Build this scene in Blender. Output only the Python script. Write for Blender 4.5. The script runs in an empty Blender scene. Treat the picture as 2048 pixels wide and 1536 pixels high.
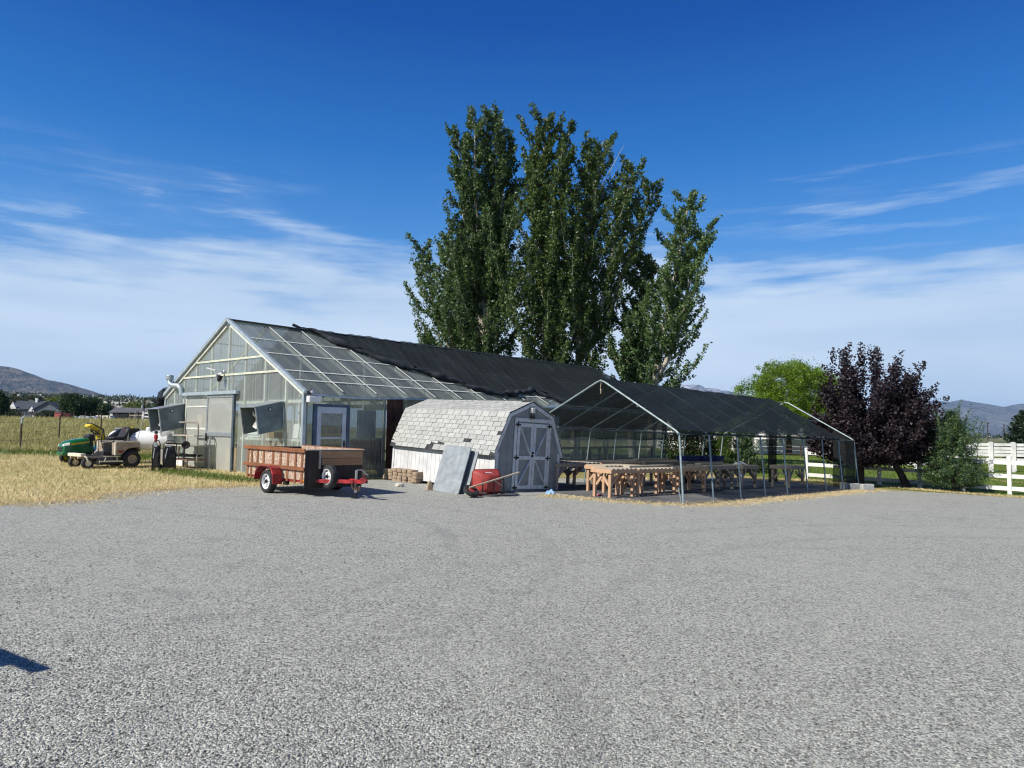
import bpy, math, random
import numpy as np
from mathutils import Matrix, Vector
random.seed(4); rng = np.random.default_rng(4)
sc = bpy.context.scene
COL = sc.collection
R = math.radians

# ------------------------------------------------------------------ terrain
def sstep(a, b, x):
    t = np.clip((np.asarray(x, float) - a) / (b - a), 0, 1)
    return t * t * (3 - 2 * t)
def ground_z(x, y):
    x = np.asarray(x, float); y = np.asarray(y, float)
    z = -.02 * np.clip(x, -24, 24)
    d = np.hypot(x, y)
    az = np.arctan2(x, y)
    left = (1 - sstep(-.50, -.20, az)) * sstep(-2.6, -2.2, az)
    s = np.interp(d, [0, 30, 38, 85, 105, 150, 200, 300, 900, 2500, 5000, 9000, 20000],
                  [0, 0, 0, 1.45, 1.55, 1.3, 1.5, 4.0, 23, 82, 170, 300, 640])
    z = z + left * s
    return z
def gz(x, y): return float(ground_z(x, y))

# ------------------------------------------------------------------ materials
MATS = {}
class NT:
    def __init__(s, m):
        m.use_nodes = True; s.t = m.node_tree; s.t.nodes.clear()
    def n(s, typ, **kw):
        nd = s.t.nodes.new(typ)
        for k, v in kw.items():
            if k in nd.inputs.keys(): nd.inputs[k].default_value = v
            else: setattr(nd, k, v)
        return nd
    def l(s, a, b): s.t.links.new(a, b)
    def math(s, op, a, b=None, c=None, clamp=False):
        nd = s.t.nodes.new('ShaderNodeMath'); nd.operation = op; nd.use_clamp = clamp
        for i, v in enumerate((a, b, c)):
            if v is None: continue
            if isinstance(v, (int, float)): nd.inputs[i].default_value = v
            else: s.l(v, nd.inputs[i])
        return nd.outputs[0]
    def mix(s, f, a, b):
        nd = s.t.nodes.new('ShaderNodeMix'); nd.data_type = 'RGBA'
        for i, v in ((0, f), (6, a), (7, b)):
            if isinstance(v, (int, float)): nd.inputs[i].default_value = v
            elif isinstance(v, tuple): nd.inputs[i].default_value = v if len(v) == 4 else v + (1,)
            else: s.l(v, nd.inputs[i])
        return nd.outputs[2]
    def ramp(s, f, stops):
        nd = s.t.nodes.new('ShaderNodeValToRGB'); cr = nd.color_ramp
        while len(cr.elements) < len(stops): cr.elements.new(.5)
        for e, (p, c) in zip(cr.elements, stops):
            e.position = p; e.color = (c, c, c, 1) if isinstance(c, (int, float)) else c + (1,)
        s.l(f, nd.inputs[0]); return nd.outputs[0]
    def coord(s, scale=(1, 1, 1), space='Object'):
        if space == 'World':
            o = s.n('ShaderNodeNewGeometry').outputs['Position']
        else:
            o = s.n('ShaderNodeTexCoord').outputs[space]
        mp = s.n('ShaderNodeMapping'); mp.inputs['Scale'].default_value = scale
        s.l(o, mp.inputs['Vector']); return mp.outputs[0]
    def noise(s, vec, scale, detail=4, rough=.55):
        nd = s.n('ShaderNodeTexNoise', Scale=scale, Detail=detail, Roughness=rough)
        s.l(vec, nd.inputs['Vector']); return nd.outputs['Fac']
    def bump(s, h, strength=.4, dist=.01):
        nd = s.n('ShaderNodeBump', Strength=strength, Distance=dist)
        s.l(h, nd.inputs['Height']); return nd.outputs[0]
    def out(s, sh): 
        o = s.n('ShaderNodeOutputMaterial'); s.l(sh, o.inputs['Surface'])

def newmat(name):
    m = bpy.data.materials.new(name); MATS[name] = m; return m, NT(m)
def mul(c, k): return tuple(min(1, v * k) for v in c)

def plain(name, col, rough=.6, metal=0., var=.18, vs=6., col2=None, bump=0., bs=60., coat=0., scale=(1, 1, 1), spec=.4):
    """principled with a noise driven tint, fine bump and grime"""
    m, t = newmat(name)
    v = t.coord(scale)
    f = t.noise(v, vs, 5, .6)
    c2 = col2 or mul(col, 1 - 2 * var)
    c = t.mix(t.ramp(f, [(.35, 0.), (.68, 1.)]), mul(col, 1 + var * .4), c2)
    b = t.n('ShaderNodeBsdfPrincipled', Roughness=rough, Metallic=metal)
    b.inputs['Specular IOR Level'].default_value = spec
    b.inputs['Coat Weight'].default_value = coat
    t.l(c, b.inputs['Base Color'])
    rr = t.math('MULTIPLY_ADD', f, .35, rough - .17, True); t.l(rr, b.inputs['Roughness'])
    if bump:
        t.l(t.bump(t.noise(v, bs, 4), bump, .01), b.inputs['Normal'])
    t.out(b.outputs[0]); return m

def wood(name, col, col2, axis=0, rough=.75, grain=14., stain=None):
    m, t = newmat(name)
    s = [grain] * 3; s[axis] = grain * .07
    v = t.coord(tuple(s))
    f = t.noise(v, 1.0, 6, .65)
    big = t.noise(t.coord((1.3, 1.3, 1.3)), 1.5, 3)
    c = t.mix(t.ramp(f, [(.3, 0.), (.72, 1.)]), col, col2)
    c = t.mix(t.ramp(big, [(.45, 0.), (.75, .6)]), c, stain or mul(col2, .55))
    b = t.n('ShaderNodeBsdfPrincipled', Roughness=rough)
    b.inputs['Specular IOR Level'].default_value = .25
    t.l(c, b.inputs['Base Color']); t.l(t.bump(f, .5, .006), b.inputs['Normal'])
    t.out(b.outputs[0]); return m

def leafmat(name, dark, light, trans=.35, vs=.6, gloss=.45, hi=None):
    m, t = newmat(name)
    g = t.n('ShaderNodeNewGeometry')
    isl = g.outputs['Random Per Island']
    n = t.noise(t.coord((1, 1, 1), 'World'), vs, 3)
    f = t.math('ADD', t.math('MULTIPLY', isl, .65), t.math('MULTIPLY_ADD', n, .9, -.28), clamp=True)
    c = t.mix(f, dark, light)
    if hi: c = t.mix(t.math('GREATER_THAN', isl, .86), c, hi)
    b = t.n('ShaderNodeBsdfPrincipled', Roughness=gloss)
    b.inputs['Specular IOR Level'].default_value = .5
    t.l(c, b.inputs['Base Color'])
    tr = t.n('ShaderNodeBsdfTranslucent'); t.l(c, tr.inputs['Color'])
    mx = t.n('ShaderNodeMixShader', Fac=trans); t.l(b.outputs[0], mx.inputs[1]); t.l(tr.outputs[0], mx.inputs[2])
    t.out(mx.outputs[0]); return m

def sheer(name, col, alpha, rough=.6, trans=.4, gloss=0., tint=(1, 1, 1), weave=None, var=.25, vs=1.2, scale=(1, 1, 1)):
    """see-through sheeting: part open, part diffusing, part passing light"""
    m, t = newmat(name)
    v = t.coord(scale)
    f = t.ramp(t.noise(v, vs, 5, .6), [(.35, 0.), (.7, 1.)])
    c = t.mix(f, col, mul(col, 1 - var))
    d = t.n('ShaderNodeBsdfPrincipled', Roughness=rough); t.l(c, d.inputs['Base Color'])
    d.inputs['Specular IOR Level'].default_value = .3 + gloss
    l = t.n('ShaderNodeBsdfTranslucent'); t.l(c, l.inputs['Color'])
    m1 = t.n('ShaderNodeMixShader', Fac=trans); t.l(d.outputs[0], m1.inputs[1]); t.l(l.outputs[0], m1.inputs[2])
    tp = t.n('ShaderNodeBsdfTransparent'); tp.inputs['Color'].default_value = tint + (1,)
    m2 = t.n('ShaderNodeMixShader')
    af = t.math('MULTIPLY_ADD', f, .14, alpha - .07, True)
    if weave:
        w = t.noise(t.coord(weave), 1., 2)
        af = t.math('MULTIPLY_ADD', w, .25, t.math('SUBTRACT', af, .125), True)
    t.l(af, m2.inputs[0]); t.l(tp.outputs[0], m2.inputs[1]); t.l(m1.outputs[0], m2.inputs[2])
    t.out(m2.outputs[0]); return m

# palette
galv = plain('galvanised_steel', (.50, .54, .56), .42, .75, .15, 9, bump=.05)
hoodm = plain('weathered_zinc_sheet', (.17, .22, .245), .5, .35, .2, 3, bump=.04)
trimm = plain('grey_blue_trim_metal', (.42, .50, .54), .45, .4, .14, 5)
trimdark = plain('dark_steel_trim', (.10, .13, .16), .5, .4, .2, 5)
whitep = plain('white_vinyl', (.74, .74, .72), .5, 0, .12, 2.2, bump=.02)
framew = plain('pale_frame_timber', (.62, .64, .58), .6, 0, .14, 4)
doorblue = plain('blue_grey_door_paint', (.46, .52, .58), .5, 0, .1, 4)
doorframe = plain('navy_door_casing', (.05, .09, .16), .5, 0, .2, 5)
black = plain('black_plastic', (.018, .018, .02), .5, 0, .3, 8)
blackm = plain('black_painted_steel', (.022, .022, .024), .4, .2, .3, 8)
tyre = plain('tyre_rubber', (.028, .028, .03), .8, 0, .3, 14, bump=.2, bs=40)
rimw = plain('white_rim_paint', (.72, .73, .74), .4, 0, .1, 12)
redp = plain('red_trailer_paint', (.40, .026, .032), .45, 0, .4, 6, coat=.2)
redwb = plain('faded_red_barrow_paint', (.36, .050, .040), .55, 0, .22, 5, col2=(.22, .035, .03), bump=.05, bs=20)
greenp = plain('tractor_green_paint', (.008, .13, .035), .3, 0, .15, 4, coat=.4)
tealp = plain('teal_plastic', (.01, .16, .13), .4, 0, .15, 4)
yellowp = plain('tractor_yellow_paint', (.62, .46, .02), .4, 0, .12, 6)
tanp = plain('mower_tan_paint', (.34, .28, .215), .5, 0, .14, 5, bump=.03)
creamp = plain('mower_cream_paint', (.66, .62, .50), .5, 0, .12, 6)
maroon = plain('mower_red_stripe', (.24, .02, .02), .5)
tankw = plain('tank_white_enamel', (.72, .74, .75), .3, 0, .08, 2.5, coat=.3)
chrome = plain('worn_chrome', (.55, .55, .56), .28, .9, .1, 8)
concrete = plain('slab_concrete', (.44, .43, .40), .9, 0, .14, 3, bump=.15, bs=40)
cinder = plain('cinder_block_grey', (.40, .41, .39), .95, 0, .14, 8, bump=.5, bs=70)
blockm = plain('tan_split_face_block', (.34, .265, .185), .95, 0, .3, 9, col2=(.20, .145, .10), bump=1., bs=26)
rockm = plain('pale_rock', (.55, .52, .46), .9, 0, .2, 6, bump=.6, bs=20)
shedwhite = plain('shed_siding_paint', (.60, .61, .61), .6, 0, .12, 2.2, bump=.05, bs=50)
shedgrey = plain('shed_gable_grey_paint', (.235, .255, .262), .65, 0, .12, 3, bump=.05, bs=50)
shedtrim = plain('shed_trim_paint', (.56, .59, .60), .6, 0, .16, 7, col2=(.42, .45, .465))
felt = plain('torn_roofing_felt', (.045, .048, .05), .9, 0, .3, 10)
tablegrey = plain('scuffed_grey_table_plastic', (.27, .30, .315), .55, 0, .3, 5, col2=(.18, .205, .225), bump=.06, bs=14)
glass_dark, _t = newmat('dark_window_glass')
_b = _t.n('ShaderNodeBsdfPrincipled', Roughness=.06, **{'Base Color': (.05, .065, .065, 1)}); _b.inputs['Specular IOR Level'].default_value = .8
_tp = _t.n('ShaderNodeBsdfTransparent'); _mx = _t.n('ShaderNodeMixShader', Fac=.6)
_t.l(_tp.outputs[0], _mx.inputs[1]); _t.l(_b.outputs[0], _mx.inputs[2]); _t.out(_mx.outputs[0])
lampglass = plain('lamp_lens', (.75, .75, .7), .2, 0, .05)
amber = plain('amber_lens', (.7, .25, .02), .3, 0, .05)
redbox = plain('faded_red_board', (.48, .13, .12), .7, 0, .15, 1.5)
bluep = plain('blue_tray_plastic', (.012, .03, .16), .4, 0, .2, 6)
ragm = plain('pale_blue_cloth', (.25, .42, .62), .9, 0, .2, 20, bump=.6, bs=30)
pinkm = plain('pink_plastic_scrap', (.65, .2, .22), .6)
board = plain('dark_brown_corrugated_board', (.095, .035, .02), .7, 0, .3, 3)
orangeb = plain('rust_brown_corrugated_board', (.24, .10, .04), .7, 0, .25, 3)
ply = plain('tan_plywood', (.42, .30, .16), .75, 0, .16, 3)
cardm = plain('pale_cardboard', (.55, .43, .27), .85, 0, .15, 3)
paper = plain('white_panel', (.72, .73, .74), .6, 0, .05, 2)
bluepanel = plain('pale_blue_panel', (.33, .39, .46), .6, 0, .06, 2)
osb, _t = newmat('chipboard')
_v = _t.coord((1, 1, 1)); _vo = _t.n('ShaderNodeTexVoronoi', Scale=30.); _t.l(_v, _vo.inputs['Vector'])
_c = _t.mix(_t.n('ShaderNodeRGBToBW').outputs[0], (.5, .36, .24), (.5, .36, .24))
_bw = _t.n('ShaderNodeRGBToBW'); _t.l(_vo.outputs['Color'], _bw.inputs[0])
_c = _t.mix(_t.ramp(_bw.outputs[0], [(.25, 0.), (.75, 1.)]), (.50, .41, .31), (.27, .175, .125))
_c = _t.mix(_t.ramp(_t.noise(_v, 5, 4), [(.5, 0.), (.7, .5)]), _c, (.34, .15, .12))
_b = _t.n('ShaderNodeBsdfPrincipled', Roughness=.8); _t.l(_c, _b.inputs['Base Color']); _t.out(_b.outputs[0])
redwood = wood('stained_redwood_slat', (.30, .125, .055), (.18, .075, .036), 0, grain=11)
redwoodv = wood('stained_redwood_post', (.28, .125, .06), (.17, .075, .038), 2, grain=11)
newboard = wood('brown_front_board', (.44, .27, .145), (.31, .17, .085), 1, grain=9, stain=(.13, .065, .035))
oldply = wood('dark_weathered_plywood', (.055, .045, .038), (.028, .022, .02), 2)
cedar = wood('fresh_cedar_timber', (.56, .37, .235), (.42, .25, .15), 2, stain=(.30, .19, .13))
greywood = wood('weathered_grey_timber', (.36, .31, .25), (.22, .19, .155), 2, stain=(.13, .11, .09))
slatwood = wood('bench_top_slat', (.46, .42, .35), (.30, .265, .22), 1, stain=(.19, .165, .14))
paleplank = wood('pale_worn_plank', (.50, .46, .38), (.33, .29, .23), 0, stain=(.22, .19, .15))
handle = wood('pale_ash_handle', (.58, .47, .35), (.44, .34, .24), 0)
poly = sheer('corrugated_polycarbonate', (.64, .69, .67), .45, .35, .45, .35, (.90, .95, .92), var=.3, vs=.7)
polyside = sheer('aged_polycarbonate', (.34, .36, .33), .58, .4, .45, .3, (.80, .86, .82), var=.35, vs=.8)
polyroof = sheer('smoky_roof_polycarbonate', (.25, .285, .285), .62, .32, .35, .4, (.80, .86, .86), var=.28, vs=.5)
net = sheer('black_shade_netting', (.022, .028, .029), .86, .75, .2, -.1, (.9, .95, .95), var=.35, vs=.8)
netroof = sheer('shade_house_netting', (.020, .027, .029), .86, .75, .25, -.1, (.9, .95, .95), var=.3, vs=.7)
netthin = sheer('thin_mesh_flap', (.02, .024, .024), .68, .8, .2, -.1, (.9, .95, .95))
fabric = plain('black_landscape_fabric', (.125, .13, .135), .85, 0, .25, 1.3, bump=.12, bs=30)
pipe = plain('greenhouse_pipe', (.27, .34, .35), .5, .3, .15, 8)
pipedark = plain('weathered_pipe', (.20, .27, .30), .45, .5, .2, 8)
bark_pale = plain('pale_poplar_bark', (.42, .38, .31), .9, 0, .3, 6, bump=.5, bs=18)
bark_dark = plain('dark_bark', (.07, .055, .045), .95, 0, .3, 6, bump=.6, bs=18)

# ------------------------------------------------------------------ mesh helpers
class MB:
    def __init__(s): s.v = []; s.f = []
    def add(s, vs, fs):
        o = len(s.v); s.v += [tuple(p) for p in vs]; s.f += [tuple(i + o for i in f) for f in fs]; return s
    def box(s, x0, y0, z0, x1, y1, z1):
        return s.add([(x0, y0, z0), (x1, y0, z0), (x1, y1, z0), (x0, y1, z0), (x0, y0, z1), (x1, y0, z1), (x1, y1, z1), (x0, y1, z1)],
                     [(0, 3, 2, 1), (4, 5, 6, 7), (0, 1, 5, 4), (1, 2, 6, 5), (2, 3, 7, 6), (3, 0, 4, 7)])
    def beam(s, p, q, w, h, up=(0, 0, 1)):
        p = Vector(p); q = Vector(q); d = (q - p).normalized(); u = Vector(up)
        if abs(d.dot(u)) > .95: u = Vector((1, 0, 0))
        a = d.cross(u).normalized() * (w / 2); b = a.cross(d).normalized() * (h / 2)
        vs = [p - a - b, p + a - b, p + a + b, p - a + b, q - a - b, q + a - b, q + a + b, q - a + b]
        return s.add(vs, [(0, 1, 2, 3)[::-1], (4, 5, 6, 7), (0, 1, 5, 4), (1, 2, 6, 5), (2, 3, 7, 6), (3, 0, 4, 7)])
    def tube(s, pts, r, n=8, caps=True):
        pts = [Vector(p) for p in pts]; m = len(pts); rs = r if isinstance(r, (list, tuple)) else [r] * m
        vs = []; prev = None
        for i, p in enumerate(pts):
            d = (pts[min(i + 1, m - 1)] - pts[max(i - 1, 0)]).normalized()
            if prev is None:
                u = Vector((0, 0, 1)) if abs(d.z) < .9 else Vector((1, 0, 0))
                a = d.cross(u).normalized()
            else:
                a = prev - d * prev.dot(d)
                a = a.normalized() if a.length > 1e-6 else d.orthogonal().normalized()
            prev = a; b = d.cross(a)
            for k in range(n):
                t = 2 * math.pi * k / n
                vs.append(p + (a * math.cos(t) + b * math.sin(t)) * rs[i])
        fs = []
        for i in range(m - 1):
            for k in range(n):
                fs.append((i * n + k, i * n + (k + 1) % n, (i + 1) * n + (k + 1) % n, (i + 1) * n + k))
        if caps: fs += [tuple(range(n))[::-1], tuple(range((m - 1) * n, m * n))]
        return s.add(vs, fs)
    def lathe(s, prof, c, axis=(0, 0, 1), n=24):
        """prof: (radius, height) pairs around axis through c"""
        ax = Vector(axis).normalized(); a = ax.orthogonal().normalized(); b = ax.cross(a); c = Vector(c)
        vs = []; m = len(prof)
        for r, h in prof:
            for k in range(n):
                t = 2 * math.pi * k / n
                vs.append(c + ax * h + (a * math.cos(t) + b * math.sin(t)) * max(r, 1e-4))
        fs = [(i * n + k, i * n + (k + 1) % n, (i + 1) * n + (k + 1) % n, (i + 1) * n + k) for i in range(m - 1) for k in range(n)]
        return s.add(vs, fs)
    def prism(s, poly, f0, f1):
        """poly of (a,b); f0/f1 map (a,b) to 3d ends"""
        n = len(poly); vs = [f0(*p) for p in poly] + [f1(*p) for p in poly]
        fs = [tuple(range(n))[::-1], tuple(range(n, 2 * n))] + [(i, (i + 1) % n, n + (i + 1) % n, n + i) for i in range(n)]
        return s.add(vs, fs)
    def grid(s, fn, us, ws):
        nu, nw = len(us), len(ws)
        vs = [fn(u, w) for u in us for w in ws]
        return s.add(vs, [(i * nw + j, (i + 1) * nw + j, (i + 1) * nw + j + 1, i * nw + j + 1) for i in range(nu - 1) for j in range(nw - 1)])
    def loft(s, rings, caps=True):
        n = len(rings[0]); vs = [p for r in rings for p in r]
        fs = [(i * n + k, i * n + (k + 1) % n, (i + 1) * n + (k + 1) % n, (i + 1) * n + k) for i in range(len(rings) - 1) for k in range(n)]
        if caps: fs += [tuple(range(n))[::-1], tuple(range((len(rings) - 1) * n, len(rings) * n))]
        return s.add(vs, fs)
    def build(s, name, mat, parent=None, smooth=False, bevel=0., label=None, loc=None):
        me = bpy.data.meshes.new(name); me.from_pydata(s.v, [], s.f); me.update()
        me.materials.append(mat)
        o = bpy.data.objects.new(name, me); COL.objects.link(o)
        if smooth:
            me.polygons.foreach_set('use_smooth', [True] * len(me.polygons))
            try: me.set_sharp_from_angle(angle=R(40))
            except Exception: pass
        if bevel:
            b = o.modifiers.new('edge', 'BEVEL'); b.width = bevel; b.segments = 1; b.limit_method = 'ANGLE'; b.angle_limit = R(50)
        if parent: o.parent = parent
        if label: o['label'] = label
        if loc is not None: o.location = loc
        return o
    def fixnormals(s): return s

def tag(o, label, cat, group=None):
    o['label'] = label; o['category'] = cat
    if group: o['group'] = group
    return o
def thing(name, label, cat, loc=(0, 0, 0), rotz=0., group=None, mat=None):
    o = bpy.data.objects.new(name, None); COL.objects.link(o); o.empty_display_size = .3
    if mat is not None: o.matrix_world = mat
    else: o.location = loc; o.rotation_euler = (0, 0, rotz)
    return tag(o, label, cat, group)
def structure(o): o['kind'] = 'structure'; return o
def stuff(o): o['kind'] = 'stuff'; return o
def children(o): return [c for c in bpy.data.objects if c.parent is o]
def copy_tree(o, loc, rotz=None, label=None, parent=None):
    c = o.copy(); COL.objects.link(c)
    if parent is None:
        c.location = loc
        if rotz is not None: c.rotation_euler = (0, 0, rotz)
    else: c.parent = parent
    if label: c['label'] = label
    for ch in children(o): copy_tree(ch, None, parent=c)
    return c
def frame(o, heading, sx=0., sy=0.):
    """matrix: x along compass heading (deg right of +Y) with slope sx, y to its left with slope sy"""
    t = R(heading)
    x = Vector((math.sin(t), math.cos(t), sx)).normalized()
    y = Vector((-math.cos(t), math.sin(t), sy)); z = x.cross(y).normalized(); y = z.cross(x).normalized()
    m = Matrix((x, y, z)).transposed().to_4x4(); m.translation = Vector(o); return m

def raw_mesh(name, V, F, mat, parent=None, smooth=False):
    """fast numpy mesh; F all the same arity"""
    me = bpy.data.meshes.new(name); V = np.asarray(V, np.float32); F = np.asarray(F, np.int32)
    k = F.shape[1]
    me.vertices.add(len(V)); me.vertices.foreach_set('co', V.ravel())
    me.loops.add(F.size); me.loops.foreach_set('vertex_index', F.ravel())
    me.polygons.add(len(F)); me.polygons.foreach_set('loop_start', np.arange(len(F), dtype=np.int32) * k)
    if smooth: me.polygons.foreach_set('use_smooth', np.ones(len(F), bool))
    me.update(calc_edges=True); me.validate()
    me.materials.append(mat)
    o = bpy.data.objects.new(name, me); COL.objects.link(o)
    if parent: o.parent = parent
    return o
def leaves(name, C, size, mat, parent=None, aspect=.62, up=0.):
    C = np.asarray(C); n = len(C)
    nrm = rng.normal(size=(n, 3)); nrm[:, 2] += up; nrm /= np.linalg.norm(nrm, axis=1)[:, None]
    a = np.cross(nrm, rng.normal(size=(n, 3))); a /= np.linalg.norm(a, axis=1)[:, None]
    b = np.cross(nrm, a)
    sz = (size * rng.uniform(.65, 1.3, n))[:, None] if np.isscalar(size) else (size * rng.uniform(.7, 1.25, n))[:, None]
    a = a * sz * .5; b = b * sz * .5 * aspect; bend = nrm * sz * .08
    V = np.stack([C - a, C + b - bend, C + a, C - b - bend], 1).reshape(-1, 3)
    F = np.arange(4 * n).reshape(-1, 4)
    return raw_mesh(name, V, F, mat, parent)
def blades(name, P, h, w, mat, lean=.35, parent=None):
    n = len(P); az = rng.uniform(0, 2 * np.pi, n); d = np.stack([np.cos(az), np.sin(az), np.zeros(n)], 1)
    hh = (h * rng.uniform(.5, 1.2, n))[:, None]
    az2 = rng.uniform(0, 2 * np.pi, n)
    ln = np.stack([np.cos(az2), np.sin(az2), np.zeros(n)], 1) * hh * lean * rng.uniform(.2, 1.6, n)[:, None]
    d = d * (w * rng.uniform(.6, 1.3, n))[:, None] * .5
    top = P + ln + np.array([0, 0, 1]) * hh
    V = np.stack([P - d, P + d, top], 1).reshape(-1, 3)
    return raw_mesh(name, V, np.arange(3 * n).reshape(-1, 3), mat, parent)
# ------------------------------------------------------------------ camera, sun, sky
F_PX, ROLL, PITCH, EYE = 1420., .015, math.atan(92 / 1420), 1.6
ca, sa, cr, sr = math.cos(PITCH), math.sin(PITCH), math.cos(ROLL), math.sin(ROLL)
right = Vector((cr, -sr * sa, sr * ca)); up = Vector((-sr, -cr * sa, cr * ca)); fwd = Vector((0, ca, sa))
right = Vector((cr, -sr * sa, sr * ca)); down = Vector((sr, cr * sa, -cr * ca))
cam = bpy.data.cameras.new('camera'); cam.sensor_width = 36.; cam.lens = 36. * F_PX / 2048
cam.clip_start = .05; cam.clip_end = 60000
co = bpy.data.objects.new('camera', cam); COL.objects.link(co)
m = Matrix((right, -down, -fwd)).transposed().to_4x4(); m.translation = (0, 0, EYE); co.matrix_world = m
sc.camera = co

SUN_EL = 42.
sun_dir = Vector((-.80 * math.cos(R(SUN_EL)), -.60 * math.cos(R(SUN_EL)), math.sin(R(SUN_EL))))
sl = bpy.data.lights.new('sun', 'SUN'); sl.energy = 5.; sl.angle = R(.5); sl.color = (1., .94, .84)
so = bpy.data.objects.new('sun', sl); COL.objects.link(so); so.rotation_euler = sun_dir.to_track_quat('Z', 'Y').to_euler()
so.location = (-20, -15, 30)

wd = bpy.data.worlds.new('World'); sc.world = wd; wd.use_nodes = True
t = NT.__new__(NT); t.t = wd.node_tree; t.t.nodes.clear()
sky = t.n('ShaderNodeTexSky'); sky.sky_type = 'NISHITA'; sky.sun_disc = False
sky.sun_elevation = R(SUN_EL); sky.sun_rotation = R(-126.9); sky.altitude = 1400; sky.air_density = 1.; sky.dust_density = .4; sky.ozone_density = 3.
gen = t.n('ShaderNodeTexCoord').outputs['Generated']
sx = t.n('ShaderNodeSeparateXYZ'); t.l(gen, sx.inputs[0])
X, Y, Z = sx.outputs
az = t.math('ARCTAN2', X, Y)
el = t.math('ARCSINE', Z)
def cv(a, e, ox=0., oy=0.):
    c = t.n('ShaderNodeCombineXYZ')
    t.l(t.math('MULTIPLY_ADD', az, a, ox), c.inputs[0]); t.l(t.math('MULTIPLY_ADD', el, e, oy), c.inputs[1]); return c.outputs[0]
# clear sky: scattering sky softened in range, deepened towards the zenith
sp_ = t.n('ShaderNodeSeparateColor'); t.l(sky.outputs[0], sp_.inputs[0])
cc_ = t.n('ShaderNodeCombineColor')
for i_ in range(3): t.l(t.math('POWER', sp_.outputs[i_], .35), cc_.inputs[i_])
grade = t.ramp(t.math('MULTIPLY', el, 1 / .9), [(.0, (.60, .82, 1.05)), (.13, (.36, .66, 1.03)), (.28, (.16, .52, 1.06)), (.417, (.045, .34, .90)), (.59, (.004, .17, .68)), (1., (.004, .10, .44))])
mm_ = t.n('ShaderNodeMix'); mm_.data_type = 'RGBA'; mm_.blend_type = 'MULTIPLY'; mm_.inputs[0].default_value = 1.
t.l(cc_.outputs[0], mm_.inputs[6]); t.l(grade, mm_.inputs[7])
sc4 = t.n('ShaderNodeVectorMath'); sc4.operation = 'SCALE'; sc4.inputs['Scale'].default_value = 4.; t.l(mm_.outputs[2], sc4.inputs[0])
warp = t.noise(cv(2.4, 5., 3.1, 0), 1., 4)
streak = t.noise(cv(2.6, 24., .4, 1.7), 1., 8, .6)           # long level bands
fine = t.noise(cv(6., 46., 7.3, 2.), 1., 9, .66)            # wisps
f_ = t.math('MULTIPLY', t.math('SUBTRACT', .225, el), 20.)
f_ = t.math('ADD', f_, t.math('MULTIPLY', t.math('SUBTRACT', streak, .5), 4.6))
f_ = t.math('ADD', f_, t.math('MULTIPLY', t.math('SUBTRACT', warp, .5), 5.5))
f_ = t.math('ADD', f_, t.math('MULTIPLY', t.math('SUBTRACT', fine, .5), 2.2))
veil = t.ramp(t.math('MULTIPLY_ADD', f_, .25, .30), [(.0, 0.), (.16, .06), (.34, .50), (.54, .90), (1., .99)])
# thin cirrus strokes higher up
ci = t.noise(cv(3.4, 40., 1.3, 9.), 1., 9, .64)
cw = t.noise(cv(3., 7., 8., 3.), 1., 3)
band = t.ramp(el, [(.13, 0.), (.20, 1.), (.30, .75), (.36, 0.)])
cirr = t.math('MULTIPLY', t.math('MULTIPLY', t.ramp(ci, [(.52, 0.), (.72, 1.)]), band), t.ramp(cw, [(.42, 0.), (.6, .6)]))
cl = t.math('MAXIMUM', veil, cirr, clamp=True)
shade = t.noise(cv(2.2, 13., 5., 4.), 1., 6, .5)
ccol = t.mix(t.ramp(shade, [(.34, 0.), (.66, 1.)]), (5.5, 7.0, 9.0), (7.1, 8.4, 10.))
fin = t.mix(cl, sc4.outputs[0], ccol)
bg = t.n('ShaderNodeBackground', Strength=.076); t.l(fin, bg.inputs['Color'])
wo = t.n('ShaderNodeOutputWorld'); t.l(bg.outputs[0], wo.inputs['Surface'])
sc.view_settings.view_transform = 'Standard'; sc.view_settings.look = 'None'
sc.view_settings.exposure = .4; sc.view_settings.gamma = 1.
cy = sc.cycles
cy.transparent_max_bounces = 24; cy.max_bounces = 8; cy.use_denoising = True
cy.volume_bounces = 0; cy.filter_width = 1.15
try: cy.denoiser = 'OPENIMAGEDENOISE'
except Exception: pass

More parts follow.
